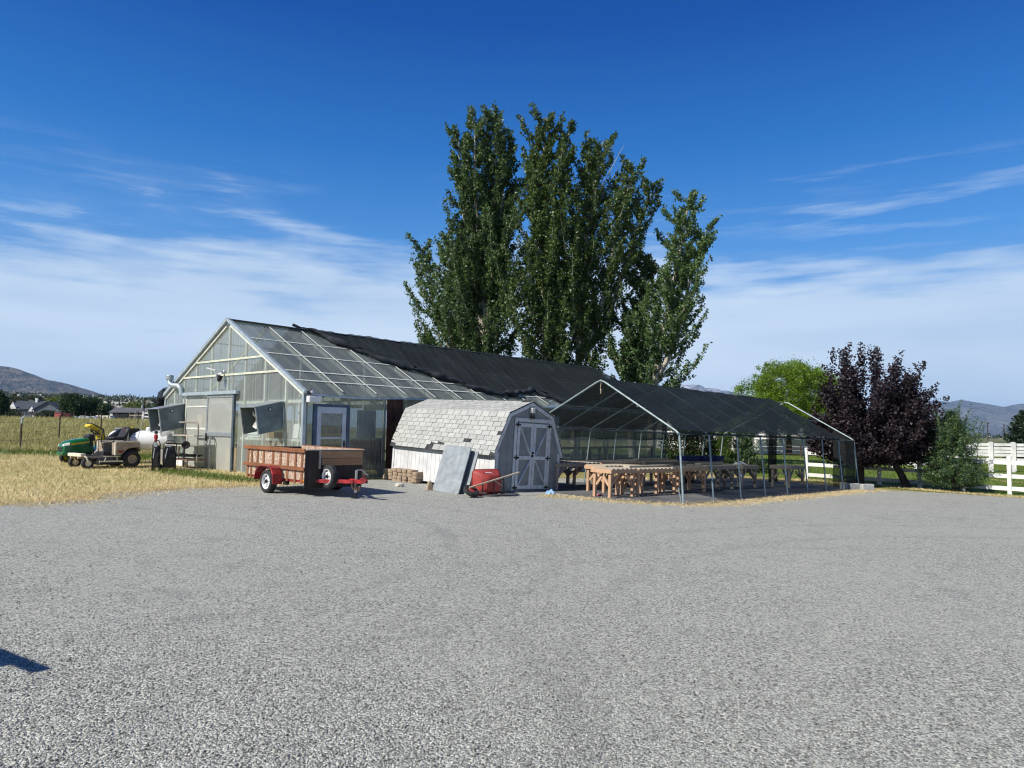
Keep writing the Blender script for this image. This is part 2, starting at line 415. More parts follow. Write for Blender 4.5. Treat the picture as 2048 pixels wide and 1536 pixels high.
# ------------------------------------------------------------------ ground materials
def gravel_mat():
    m, t = newmat('crushed_gravel')
    p = t.coord((1, 1, 1), 'World')
    v1 = t.n('ShaderNodeTexVoronoi', Scale=66.); t.l(p, v1.inputs['Vector'])
    v2 = t.n('ShaderNodeTexVoronoi', Scale=140.); t.l(p, v2.inputs['Vector'])
    b1 = t.n('ShaderNodeRGBToBW'); t.l(v1.outputs['Color'], b1.inputs[0])
    b2 = t.n('ShaderNodeRGBToBW'); t.l(v2.outputs['Color'], b2.inputs[0])
    f = t.math('ADD', t.math('MULTIPLY', b1.outputs[0], .6), t.math('MULTIPLY', b2.outputs[0], .4))
    c = t.mix(t.ramp(f, [(.22, 0.), (.5, .5), (.78, 1.)]), (.09, .092, .083), (.61, .62, .555))
    big = t.noise(p, .35, 4); med = t.noise(p, 2.2, 4)
    c = t.mix(t.ramp(big, [(.38, 0.), (.66, .34)]), c, (.42, .425, .375))
    c = t.mix(t.ramp(med, [(.56, 0.), (.74, .35)]), c, (.17, .172, .18))
    for cx, cy_, r_, w_, k_ in ((-6., 9.5, 5.2, .10, .26), (-6., 9.5, 6.6, .10, .22), (9., 4., 8.6, .12, .2), (9., 4., 10.1, .12, .18), (-14., 2., 14.5, .14, .15), (2., 30., 19.5, .14, .15)):
        v_ = t.n('ShaderNodeVectorMath'); v_.operation = 'DISTANCE'; t.l(p, v_.inputs[0]); v_.inputs[1].default_value = (cx, cy_, 0)
        q_ = t.math('ABSOLUTE', t.math('SUBTRACT', t.math('MULTIPLY_ADD', med, .5, v_.outputs['Value']), r_ + .25))
        q_ = t.math('MULTIPLY', t.ramp(t.math('DIVIDE', q_, w_ * 2), [(.2, 1.), (.7, 0.)]), t.math('MULTIPLY', t.ramp(big, [(.40, 0.), (.58, 1.)]), k_))
        c = t.mix(q_, c, (.15, .15, .145))
    b = t.n('ShaderNodeBsdfPrincipled', Roughness=.85); b.inputs['Specular IOR Level'].default_value = .25
    t.l(c, b.inputs['Base Color'])
    h = t.math('ADD', t.math('MULTIPLY', v1.outputs['Distance'], -1.), t.math('MULTIPLY', v2.outputs['Distance'], -.5))
    h = t.math('MULTIPLY_ADD', med, 1.5, h)
    t.l(t.bump(h, .85, .016), b.inputs['Normal']); t.out(b.outputs[0]); return m
def turf(name, a, b_, c_, s1, s2, s3=.08):
    m, t = newmat(name)
    p = t.coord((1, 1, 1), 'World')
    n1 = t.noise(p, s1, 5, .65); n2 = t.noise(p, s2, 4, .7); n3 = t.noise(p, s3, 3)
    c = t.mix(t.ramp(n1, [(.36, 0.), (.64, 1.)]), a, b_)
    c = t.mix(t.ramp(n2, [(.45, 0.), (.7, .85)]), c, c_)
    c = t.mix(t.ramp(n3, [(.4, 0.), (.62, .6)]), c, mul(a, .8))
    b = t.n('ShaderNodeBsdfPrincipled', Roughness=.95); b.inputs['Specular IOR Level'].default_value = .1
    t.l(c, b.inputs['Base Color']); t.l(t.bump(n2, .7, .05), b.inputs['Normal']); t.out(b.outputs[0]); return m
def far_ground():
    m, t = newmat('open_country')
    p = t.coord((1, 1, 1), 'World')
    near = turf_nodes = None
    d = t.n('ShaderNodeVectorMath'); d.operation = 'LENGTH'; t.l(p, d.inputs[0])
    n1 = t.noise(p, .9, 5, .65); n2 = t.noise(p, 9., 4, .7)
    c = t.mix(t.ramp(n1, [(.36, 0.), (.64, 1.)]), (.20, .19, .07), (.34, .28, .12))
    c = t.mix(t.ramp(n2, [(.45, 0.), (.7, .6)]), c, (.12, .145, .045))
    vo = t.n('ShaderNodeTexVoronoi', Scale=.0042); t.l(t.coord((1, .45, 1), 'World'), vo.inputs['Vector'])
    bw = t.n('ShaderNodeRGBToBW'); t.l(vo.outputs['Color'], bw.inputs[0])
    fc = t.mix(t.ramp(bw.outputs[0], [(.3, 0.), (.7, 1.)]), (.10, .12, .055), (.34, .28, .18))
    fc = t.mix(t.ramp(t.noise(p, .03, 4), [(.5, 0.), (.65, .5)]), fc, (.16, .17, .09))
    c = t.mix(t.ramp(t.math('DIVIDE', d.outputs['Value'], 1000.), [(.09, 0.), (.16, 1.)]), c, fc)
    b = t.n('ShaderNodeBsdfPrincipled', Roughness=.95); b.inputs['Specular IOR Level'].default_value = .1
    t.l(c, b.inputs['Base Color']); t.out(b.outputs[0]); return m
gravel = gravel_mat()
dryturf = turf('dry_mown_grass', (.62, .50, .28), (.40, .35, .15), (.20, .21, .07), .55, 6.)
greenturf = turf('green_paddock_grass', (.105, .155, .022), (.14, .175, .03), (.06, .10, .018), .5, 7.)
strawm = turf('straw_litter', (.52, .41, .21), (.40, .31, .16), (.26, .21, .12), 2.5, 22., .6)

# ground: one polar sheet out to the horizon
RINGS = [0, 2, 5, 10, 15, 20, 25, 30, 34, 38, 44, 50, 58, 66, 75, 85, 100, 120, 140, 180, 240, 300, 400, 550, 750, 900, 1200, 1700, 2500, 3500, 5000, 7000, 9000, 13000, 20000, 32000]
AZN = 240
V = []
for r in RINGS[1:]:
    a = np.arange(AZN) * 2 * np.pi / AZN
    x = r * np.sin(a); y = r * np.cos(a); V.append(np.stack([x, y, ground_z(x, y)], 1))
V = np.concatenate(V); nr = len(RINGS) - 1
idx = np.arange(AZN)
F = np.concatenate([np.stack([i * AZN + idx, (i + 1) * AZN + idx, (i + 1) * AZN + (idx + 1) % AZN, i * AZN + (idx + 1) % AZN], 1) for i in range(nr - 1)])
F = F[:, ::-1]
gm_ = MB(); gm_.v = [tuple(p) for p in V]; gm_.f = [tuple(int(i) for i in f) for f in F] + [tuple(range(AZN))[::-1]]
structure(gm_.build('ground', far_ground(), smooth=True))

def sheet(name, pts, dz, mat, jag=.0, step=.12, closed=True):
    """flat patch on the plane part of the terrain with a ragged outline"""
    out = []
    n = len(pts)
    for i in range(n):
        p = np.array(pts[i][:2], float); q = np.array(pts[(i + 1) % n][:2], float)
        j = pts[i][2] if len(pts[i]) > 2 else jag
        L = np.linalg.norm(q - p); k = max(1, int(L / step)) if j else 1
        nv = np.array([-(q - p)[1], (q - p)[0]]) / max(L, 1e-6)
        ph = rng.uniform(0, 6, 4)
        for s_ in range(k):
            tt = s_ / k
            w = j * (math.sin(tt * L * 1.3 + ph[0]) + .7 * math.sin(tt * L * 3.1 + ph[1]) + .5 * math.sin(tt * L * 7.7 + ph[2]) + rng.normal() * .45)
            if s_ == 0: w = 0
            out.append(p + (q - p) * tt + nv * w)
    b = MB(); b.add([(p[0], p[1], gz(p[0], p[1]) + dz) for p in out], [tuple(range(len(out)))])
    o = b.build(name, mat)
    if o.data.polygons[0].normal.z < 0: o.data.flip_normals()
    return structure(o)
J = .10
sheet('dry_lawn', [(-23, 9), (-8.6, 12.2, .06), (-7.9, 13.6), (-8.3, 15.), (-7.4, 16.7), (-6.1, 18.1), (-5.2, 19.6), (-11.8, 27.), (-17.6, 31.2, .25), (-19.5, 28.9, .25), (-23, 27.)], .004, dryturf)
sheet('gravel_yard', [(-22, -14), (23, -14), (23, 19.2, J), (16.3, 22.75, J), (14.1, 24.0, J), (11.9, 24.3), (8, 27.5), (.8, 24), (-5.0, 20.2), (-6.0, 18.0, .12), (-7.35, 16.7, .14), (-8.3, 15., .14), (-7.95, 13.6, .14), (-8.65, 12.2, .1), (-22, 6.9)], .009, gravel)
# paddock behind the white fence
pd = MB()
pp = [(23.9, 19.2), (23.9, 75), (4, 75), (6.5, 38), (11.6, 27.6), (14.2, 24.3), (16.4, 23.0)]
pd.add([(x, y, gz(x, y) + .006) for x, y in pp], [tuple(range(len(pp)))])
pd.add([(23.9, 19.2, gz(23.9, 0) + .012), (90, 12, gz(24, 0) + .02), (90, 75, gz(24, 0) + .02), (23.9, 75, gz(23.9, 0) + .012)], [(0, 1, 2, 3)])
structure(pd.build('paddock', greenturf))

def litter(name, pts, n, spread, h, w, mat, lean=1.2):
    """loose straw and dead blades along a line"""
    P = []
    seg = [(np.array(pts[i]), np.array(pts[i + 1])) for i in range(len(pts) - 1)]
    L = np.array([np.linalg.norm(b - a) for a, b in seg]); pick = rng.choice(len(seg), n, p=L / L.sum())
    tt = rng.uniform(0, 1, n); off = rng.normal(0, spread, n)
    for k in range(n):
        a, b = seg[pick[k]]; d = (b - a) / np.linalg.norm(b - a)
        P.append(a + (b - a) * tt[k] + np.array([-d[1], d[0]]) * off[k])
    P = np.array(P); z = ground_z(P[:, 0], P[:, 1]) + .008
    return stuff(blades(name, np.stack([P[:, 0], P[:, 1], z], 1), h, w, mat, lean))
strawblade = leafmat('straw_blade', (.44, .35, .17), (.78, .64, .36), .2, 2.)
dryblade = leafmat('dry_grass_blade', (.29, .27, .09), (.90, .73, .43), .25, .38, .6, (.22, .27, .07))
tallblade = leafmat('field_grass_blade', (.20, .22, .055), (.56, .49, .21), .35, .22, .6, (.62, .53, .28))
greenblade = leafmat('green_grass_blade', (.07, .13, .015), (.15, .21, .03), .3, .6, .5)

# dry lawn blades
n = 52000
P = []
poly_l = [(-23, 9.3), (-8.7, 12.4), (-8.1, 13.7), (-8.5, 15.), (-7.6, 16.7), (-6.3, 18.2), (-5.9, 19.5), (-12.2, 26.5), (-17.5, 31.), (-23, 27)]
def inside(p, poly):
    x, y = p[:, 0], p[:, 1]; r = np.zeros(len(p), bool)
    for i in range(len(poly)):
        (x1, y1), (x2, y2) = poly[i], poly[i - 1]
        c = ((y1 > y) != (y2 > y)) & (x < (x2 - x1) * (y - y1) / (y2 - y1 + 1e-12) + x1); r ^= c
    return r
q = np.stack([rng.uniform(-23, -5.8, n * 3), rng.uniform(9, 31, n * 3)], 1); q = q[inside(q, poly_l)][:n]
stuff(blades('lawn_grass', np.column_stack([q, ground_z(q[:, 0], q[:, 1])]), .085, .016, dryblade, .8))
litter('straw_edge', [(-12, 10.9), (-8.65, 12.25), (-7.95, 13.6), (-8.3, 15.), (-7.4, 16.7), (-6.1, 18.1), (-5.3, 19.3)], 11000, .42, .045, .014, strawblade)
litter('green_weeds', [(-10.6, 21.6), (-9.6, 20.7), (-7.6, 19.2), (-6.4, 18.9)], 2600, .30, .13, .02, greenblade, .7)
litter('green_fringe', [(-23, 26.6), (-19.5, 28.4), (-15.5, 28.8), (-13., 26.8)], 6000, .8, .16, .03, greenblade, .6)
# tall field grass, thicker towards the viewer
n = 90000
az_ = rng.uniform(-.70, -.30, n); d_ = 33 * (85 / 33) ** rng.uniform(0, 1, n)
x = d_ * np.sin(az_); y = d_ * np.cos(az_)
keep = ~inside(np.stack([x, y], 1), [(-23, 9), (-5, 9), (-5, 21), (-12.5, 27.4), (-17.4, 30.9), (-19.3, 28.8), (-23.5, 26.9)]) & ((x + 5.79) * .761 - (y - 19.8) * .648 < -7)
x, y, d_ = x[keep], y[keep], d_[keep]
tall = stuff(blades('field_grass', np.stack([x, y, ground_z(x, y)], 1), .24 + .16 * np.clip((d_ - 33) / 20, 0, 1), .03 + .0005 * d_, tallblade, .5))
n = 46000
x = rng.uniform(9, 48, n); y = rng.uniform(22, 70, n)
fl = lambda x, y: (x - 12.1) * .705 + (y - 29.3) * .709          # right/behind of the fence line
keep = (fl(x, y) > .05) & (x / y < .95) & (rng.uniform(0, 1, n) < np.clip(26 / y, 0, 1))
x, y = x[keep], y[keep]
stuff(blades('paddock_grass', np.stack([x, y, ground_z(x, y)], 1), .16, .028, greenblade, .6))
litter('straw_by_fence', [(9.5, 27.2), (12.0, 29.0), (13.6, 26.6), (14.8, 24.4), (16.6, 22.9), (19.5, 21.)], 6000, .28, .06, .016, strawblade)

# loose stones lying on the yard near the viewer
n = 40000
d_ = 2.6 * (11 / 2.6) ** rng.uniform(0, 1, n) ; az_ = rng.uniform(-.75, .75, n)
x = d_ * np.sin(az_); y = d_ * np.cos(az_); s_ = rng.gamma(5, .0015, n).clip(.0035, .0105)
oc = np.array([(1, 0, 0), (0, 1, 0), (-1, 0, 0), (0, -1, 0), (0, 0, 1), (0, 0, -.4)], float)
of = np.array([(0, 1, 4), (1, 2, 4), (2, 3, 4), (3, 0, 4), (1, 0, 5), (2, 1, 5), (3, 2, 5), (0, 3, 5)])
a = rng.uniform(0, 6.28, n); jit = rng.uniform(.6, 1.25, (n, 6, 3)); Vv = oc[None] * jit * s_[:, None, None]
Vv[:, :, 2] *= .75
c_, sn = np.cos(a)[:, None], np.sin(a)[:, None]
Vx = Vv[:, :, 0] * c_ - Vv[:, :, 1] * sn; Vy = Vv[:, :, 0] * sn + Vv[:, :, 1] * c_
Vv = np.stack([Vx + x[:, None], Vy + y[:, None], Vv[:, :, 2] + (ground_z(x, y) + .011)[:, None]], 2).reshape(-1, 3)
Ff = (of[None] + (np.arange(n) * 6)[:, None, None]).reshape(-1, 3)
stone_m, t_ = newmat('loose_stone')
isl = t_.n('ShaderNodeNewGeometry').outputs['Random Per Island']
c = t_.mix(isl, (.06, .062, .056), (.54, .55, .49))
b = t_.n('ShaderNodeBsdfPrincipled', Roughness=.85); t_.l(c, b.inputs['Base Color']); t_.out(b.outputs[0])
stuff(raw_mesh('loose_gravel', Vv, Ff, stone_m))

# ------------------------------------------------------------------ mountains and haze
def range_mat(name, a, b_, c_, snow=None):
    m, t = newmat(name)
    p = t.coord((1, 1, 1), 'World')
    n1 = t.noise(p, .0016, 6, .6); n2 = t.noise(p, .006, 5, .65)
    c = t.mix(t.ramp(n1, [(.36, 0.), (.62, 1.)]), a, b_)
    c = t.mix(t.ramp(n2, [(.48, 0.), (.66, .8)]), c, c_)
    if snow:
        s = t.n('ShaderNodeSeparateXYZ'); t.l(p, s.inputs[0])
        h = t.math('ADD', t.math('DIVIDE', s.outputs[2], snow), t.math('MULTIPLY_ADD', n2, 1.5, -.75))
        c = t.mix(t.ramp(h, [(.62, 0.), (.78, 1.)]), c, (.52, .53, .56))
    b = t.n('ShaderNodeBsdfPrincipled', Roughness=1.); b.inputs['Specular IOR Level'].default_value = 0
    n3 = t.noise(p, .024, 4, .7)
    c = t.mix(t.ramp(n3, [(.48, 0.), (.62, .75)]), c, mul(c_, .7))
    t.l(c, b.inputs['Base Color']); t.l(t.bump(t.math('MULTIPLY_ADD', n2, .5, n1), 1., 260.), b.inputs['Normal']); t.out(b.outputs[0]); return m
def mountain(name, prof, y0, depth, mat, base, seed):
    """ridge heightfield; prof: (x, crest height)"""
    r = np.random.default_rng(seed)
    xs = np.linspace(prof[0][0], prof[-1][0], 150); crest = np.interp(xs, [p[0] for p in prof], [p[1] for p in prof])
    ts = np.linspace(-1, 1, 44)
    T, X_ = np.meshgrid(ts, xs); C = crest[:, None]
    W = (xs[-1] - xs[0])
    n = np.zeros_like(X_)
    for k in range(7):
        f = 3.2 * 1.75 ** k; ph = r.uniform(0, 6.28, 3)
        n += (np.abs(np.sin(X_ / W * f * 6.28 * .5 + ph[0] + 1.3 * np.sin(T * 2.2 + ph[1]) + T * r.normal() * 1.5)) - .6) / 1.6 ** k
    sh = np.where(T < 0, (1 - np.abs(T)) ** 1.15, (1 - np.abs(T)) ** .8)
    Z_ = base + (C - base) * sh * (1 + .85 * n * np.abs(T) ** .7 * (1 - np.abs(T)))
    Z_ += (C - base) * .03 * n * (1 - np.abs(T))
    Yc = y0 + T * depth
    V = np.stack([X_, Yc, Z_], 2).reshape(-1, 3); nx, ny = X_.shape
    i = np.arange(nx - 1)[:, None] * ny + np.arange(ny - 1)[None]
    F = np.stack([i, i + ny, i + ny + 1, i + 1], 2).reshape(-1, 4)
    return structure(raw_mesh(name, V, F, mat, smooth=True))
def ray(px, py, Yd):
    u, v = px - 1024, py - 768
    a = u * cr + v * sr; b = -u * sr + v * cr
    d = fwd * F_PX + Vector((1, 0, 0)) * a + Vector((0, sa, -ca)) * b
    d /= d.y; return d.x * Yd, EYE + d.z * Yd
mountain('hill', [(-9500, 300), (-7600, 420), (-6500, 520), (-5400, 470), (-4950, 480), (-4702, 500), (-4640, 506), (-4563, 482), (-4468, 432), (-4328, 392), (-4235, 360), (-4141, 328), (-4048, 296), (-3932, 280), (-3841, 276), (-3771, 258), (-3586, 222), (-3000, 160)], 6500, 1900,
         range_mat('sage_hill', (.10, .082, .062), (.19, .155, .11), (.06, .058, .042)), 120, 3)
mountain('snowy_mountain', [(1102, 308), (1911, 588), (2425, 720), (2742, 780), (2874, 835), (3095, 864), (3271, 823), (3447, 765), (3667, 732), (3888, 780), (4196, 698), (4851, 602), (5880, 308)], 12500, 2500,
         range_mat('snowy_rock', (.10, .10, .115), (.17, .165, .175), (  .07, .07, .08), 1250.), -20, 5)
mountain('mountain', [(4300, 150), (5200, 330), (6100, 470), (6566, 500), (7075, 575), (7202, 590), (7413, 572), (7584, 632), (7711, 623), (7922, 592), (8132, 562), (8259, 555), (8428, 541), (8666, 570), (9600, 640), (11500, 500), (13500, 250)], 12000, 3200,
         range_mat('bare_range', (.10, .095, .092), (.17, .155, .14), (.062, .062, .06)), -10, 9)
hz = MB().box(-16500, -400, -30, 16500, 20000, 885)
hm = bpy.data.materials.new('air'); hm.use_nodes = True; hm.node_tree.nodes.clear()
ht = NT.__new__(NT); ht.t = hm.node_tree
pv = ht.n('ShaderNodeVolumePrincipled', Density=3.8e-5, Anisotropy=0.); pv.inputs['Color'].default_value = (.38, .64, 1., 1)
o_ = ht.n('ShaderNodeOutputMaterial'); ht.l(pv.outputs[0], o_.inputs['Volume'])
stuff(hz.build('haze', hm))

# ------------------------------------------------------------------ corrugated sheeting
def corr(mb, fn, u0, u1, pitch=.15, amp=.017, per=4, rows=1):
    """fn(u, s, h): point at distance u along the sheet, fraction s up it, h out of plane"""
    n = max(2, int((u1 - u0) / pitch * per))
    us = np.linspace(u0, u1, n + 1)
    mb.grid(lambda u, s: fn(u, s, amp * (.75 + .5 * math.sin(u * 1.7 + 3 * math.sin(u * 5.3))) * math.cos(2 * math.pi * u / pitch)), us, [i / rows for i in range(rows + 1)])
    return mb

# ------------------------------------------------------------------ greenhouse
GL, GW, GE, GR_, GC = 20.9, 8.6, 2.49, 4.83, 4.3       # length, width, eave, ridge, ridge offset
gh = thing('greenhouse', 'long gabled greenhouse clad in clear corrugated plastic with a sliding door', 'greenhouse', mat=frame((-5.79, 19.8, .10), 40.4))
def roof_top(y): return GE + (GR_ - GE) * (y / GC if y < GC else (GW - y) / (GW - GC))
def part(mb, name, mat, parent=gh, **k): return mb.build(name, mat, parent, **k)
DY0, DY1, DZ = 3.60, 7.0, 2.50
# gable facing the yard (x = 0): panels either side of the doorway and above it
g = MB()
for a, b, zb, zt in ((.02, DY0 - .05, lambda y: -.3, roof_top), (DY1, GW - .02, lambda y: -.3, roof_top), (DY0 - .05, DY1, lambda y: DZ + .08, roof_top)):
    corr(g, lambda u, s, h, zb=zb, zt=zt: (-.01 - h, u, zb(u) + (zt(u) - .06 - zb(u)) * s), a, b)
part(g, 'gable_panel', poly)
g = MB(); corr(g, lambda u, s, h: (GL + .01 + h, u, -.5 + (roof_top(u) + .45) * s), .02, GW - .02); part(g, 'gable_panel', poly)
# long side walls
D0, D1 = .34, 1.46
g = MB()
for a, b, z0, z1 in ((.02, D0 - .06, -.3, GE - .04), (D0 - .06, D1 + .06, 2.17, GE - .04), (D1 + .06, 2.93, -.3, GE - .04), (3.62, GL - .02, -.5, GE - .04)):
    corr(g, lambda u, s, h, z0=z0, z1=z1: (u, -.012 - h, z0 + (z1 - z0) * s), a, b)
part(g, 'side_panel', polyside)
g = MB(); corr(g, lambda u, s, h: (u, -.012 - h, -.3 + (GE + .26) * s), 2.95, 3.60); part(g, 'board_panel', board)
g = MB(); corr(g, lambda u, s, h: (u, GW + .012 + h, -.5 + (GE + .46) * s), .02, GL - .02); part(g, 'side_panel', poly)
# roof slopes: sheets run ridge to eave; the front edge hangs slightly uneven
def slope(u, s, h, side):
    y = GC - (GC + .14) * (1 - s) if side < 0 else GC + (GW - GC + .14) * (1 - s)
    z = GR_ + .03 - (GR_ - GE) * (1 - s) * (1 + .14 / GC)
    sag = -.035 * math.sin(u * 1.25 - .4) * (1 - s) ** 6 if u < 7 else 0
    return (u, y - (h * .48 if side < 0 else -h * .48), z + h * .88 + sag)
for side in (-1, 1):
    g = MB(); corr(g, lambda u, s, h: slope(u, s, h, side), -.06, GL, pitch=.13, amp=.012, rows=6)
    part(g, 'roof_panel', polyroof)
# inside structure: rafters, purlins, posts, girts
def on_roof(u, f, h=0., side=-1):
    """f 0 at ridge .. 1 at eave"""
    y = GC * (1 - f) if side < 0 else GC + (GW - GC) * f
    return Vector((u, y, GR_ - (GR_ - GE) * f + h))
for i in range(17):
    u = .06 + i * 1.24
    for side in (-1, 1):
        part(MB().beam(on_roof(u, .0, -.07, side), on_roof(u, 1., -.07, side), .045, .10), 'rafter', framew)
        if 0 < i < 17: part(MB().beam(on_roof(u, .015, .058, side), on_roof(u, 1.0, .058, side), .035, .012), 'batten', framew)
for f in (.276, .496, .74, .87):
    for side in (-1, 1):
        part(MB().beam(on_roof(.02, f, .050, side), on_roof(GL, f, .050, side), .055, .012, (0, -.478 if side < 0 else .478, .878)), 'purlin', framew)
for i in range(1, 17, 2):
    u = .06 + i * 1.24
    part(MB().beam((u, .1, GE - .15), (u, GW - .1, GE - .15), .05, .12), 'tie_beam', framew)
    part(MB().beam((u, 2.2, 0), (u, 2.2, roof_top(2.2) - .12), .07, .07), 'inner_post', framew)
    part(MB().beam((u, 6.4, 0), (u, 6.4, roof_top(6.4) - .12), .07, .07), 'inner_post', framew)
part(MB().beam((-.09, GC, GR_ + .06), (GL + .05, GC, GR_ + .06), .30, .03), 'ridge_cap', trimdark, bevel=.01)
for side in (-1, 1):
    p, q = on_roof(-.08, -.0, .07, side), on_roof(-.08, 1.04, .07, side)
    part(MB().beam(p, q, .10, .10), 'rake_trim', trimm)
    p, q = on_roof(-.03, .03, -.06, side), on_roof(-.03, 1., -.06, side)
    part(MB().beam(p, q, .05, .09), 'rake_trim', framew)
for y, z in ((0, 0), (GW, 0)):
    part(MB().box(-.055, y - .05, -.3, .045, y + .05, GE + .02), 'corner_post', trimm, bevel=.006)
    part(MB().box(GL - .05, y - .05, -.5, GL + .05, y + .05, GE), 'corner_post', trimm)
# studs and rails of the visible gable, just behind the sheets
for y in (.98, 2.12, 3.28, 4.32, 5.42, 6.45, 7.3, 8.0):
    z0 = DZ + .1 if DY0 - .1 < y < DY1 + .1 else -.1
    part(MB().box(.015, y - .03, z0, .075, y + .03, roof_top(y) - .09), 'stud', framew)
for y in (4.95,): part(MB().box(.014, y - .025, DZ + .1, .07, y + .025, 3.1), 'stud', framew)
yel = plain('yellowed_rail_timber', (.58, .60, .48), .6, 0, .12, 4)
for z, y0, y1, mt in ((3.60, 2.1, 6.4, yel), (3.12, 1.25, 7.25, yel), (2.22, .05, DY0 - .08, framew), (2.22, DY1 + .05, GW - .05, framew), (1.12, .05, DY0 - .08, framew), (1.12, DY1 + .05, GW - .05, framew), (.03, .05, DY0 - .08, framew), (.03, DY1 + .05, GW - .05, framew)):
    part(MB().box(-.045 if mt is yel else .012, y0, z - .03, .012 if mt is not yel else -.022, y1, z + .03), 'rail', mt) if mt is yel else part(MB().box(.076, y0, z - .035, .12, y1, z + .035), 'rail', mt)
for x in (.1, 1.56, 2.9, 3.66, 6., 8.4, 10.8, 13.2, 15.6, 18., 20.7):
    part(MB().box(x - .03, .014, -.2, x + .03, .07, GE - .06), 'stud', framew)
for x0, x1, z in ((1.56, 2.9, 1.16), (3.66, 20.7, 1.16), (1.56, 2.9, 2.36), (3.66, 20.7, 2.36), (3.66, 20.7, .03), (1.56, 2.9, .03)):
    part(MB().box(x0, .072, z - .035, x1, .11, z + .035), 'rail', framew)
part(MB().box(0, -.16, -.5, GL, -.03, -.02).box(-.13, DY1 + .1, -.5, -.03, GW, .03).box(-.13, .0, -.5, -.03, DY0 - .12, .0), 'foundation', concrete)
# sliding door, fixed panel beside it, header track
sd = MB(); corr(sd, lambda u, s, h: (-.075 - h * .6, u, .06 + 2.36 * s), 3.72, 5.36, amp=.007)
hazy = sheer('hazy_door_sheet', (.72, .75, .71), .74, .4, .45, .3, (.9, .95, .92), var=.2, vs=.8)
sdo = part(sd, 'sliding_door', hazy)
fr_ = MB()
for a in ((3.66, -.0, 3.73, 2.46), (5.35, .0, 5.42, 2.46), (3.73, -.0, 5.35, .06), (3.73, 2.40, 5.35, 2.46)): fr_.box(-.10, a[0], a[1], -.06, a[2], a[3])
fr_.build('door_frame', galv, sdo, bevel=.004)
MB().box(-.115, 3.70, 1.16, -.062, 5.38, 1.29).build('cross_rail', galv, sdo, bevel=.005)
MB().box(-.125, 3.62, -.05, -.05, 3.72, 2.50).build('door_edge', trimdark, sdo, bevel=.005)
MB().box(-.15, 5.30, 1.0, -.10, 5.34, 1.25).build('handle', blackm, sdo, bevel=.005)
sd = MB(); corr(sd, lambda u, s, h: (-.03 - h * .6, u, .02 + 2.44 * s), 5.44, 6.98, amp=.007); part(sd, 'door_panel', hazy)
part(MB().box(-.05, 5.4, -.05, .0, 5.46, DZ).box(-.05, 6.94, -.05, 0, 7.0, DZ).box(-.045, 5.46, 1.36, .0, 6.94, 1.42).box(-.045, 5.46, 2.1, 0, 6.94, 2.15), 'door_jamb', framew)
part(MB().box(-.16, 3.48, DZ - .01, -.02, 7.06, DZ + .10), 'door_track', trimm, bevel=.008)
# entry door on the long side
en = MB().box(D0 + .06, -.065, -.02, D0 + .20, -.02, 2.08).box(D1 - .20, -.065, -.02, D1 - .06, -.02, 2.08).box(D0 + .20, -.065, 1.90, D1 - .20, -.02, 2.08).box(D0 + .20, -.065, -.02, D1 - .20, -.02, .34).box(D0 + .2, -.062, 1.17, D1 - .2, -.022, 1.22)
end = part(en, 'door', doorblue, bevel=.006)
MB().box(D0 + .20, -.05, 1.22, D1 - .20, -.04, 1.90).build('pane', glass_dark, end)
MB().box(D0 + .20, -.05, .34, D1 - .20, -.04, 1.17).build('pane', glass_dark, end)
MB().tube([(D1 - .12, -.065, 1.02), (D1 - .12, -.12, 1.02), (D1 - .22, -.13, 1.02)], .012).box(D1 - .15, -.075, .92, D1 - .09, -.065, 1.12).build('handle', blackm, end)
part(MB().box(D0 - .06, -.07, -.1, D0 + .05, .0, 2.16).box(D1 - .05, -.07, -.1, D1 + .06, .0, 2.16).box(D0 + .05, -.07, 2.085, D1 - .05, 0, 2.16), 'door_casing', doorframe, bevel=.005)
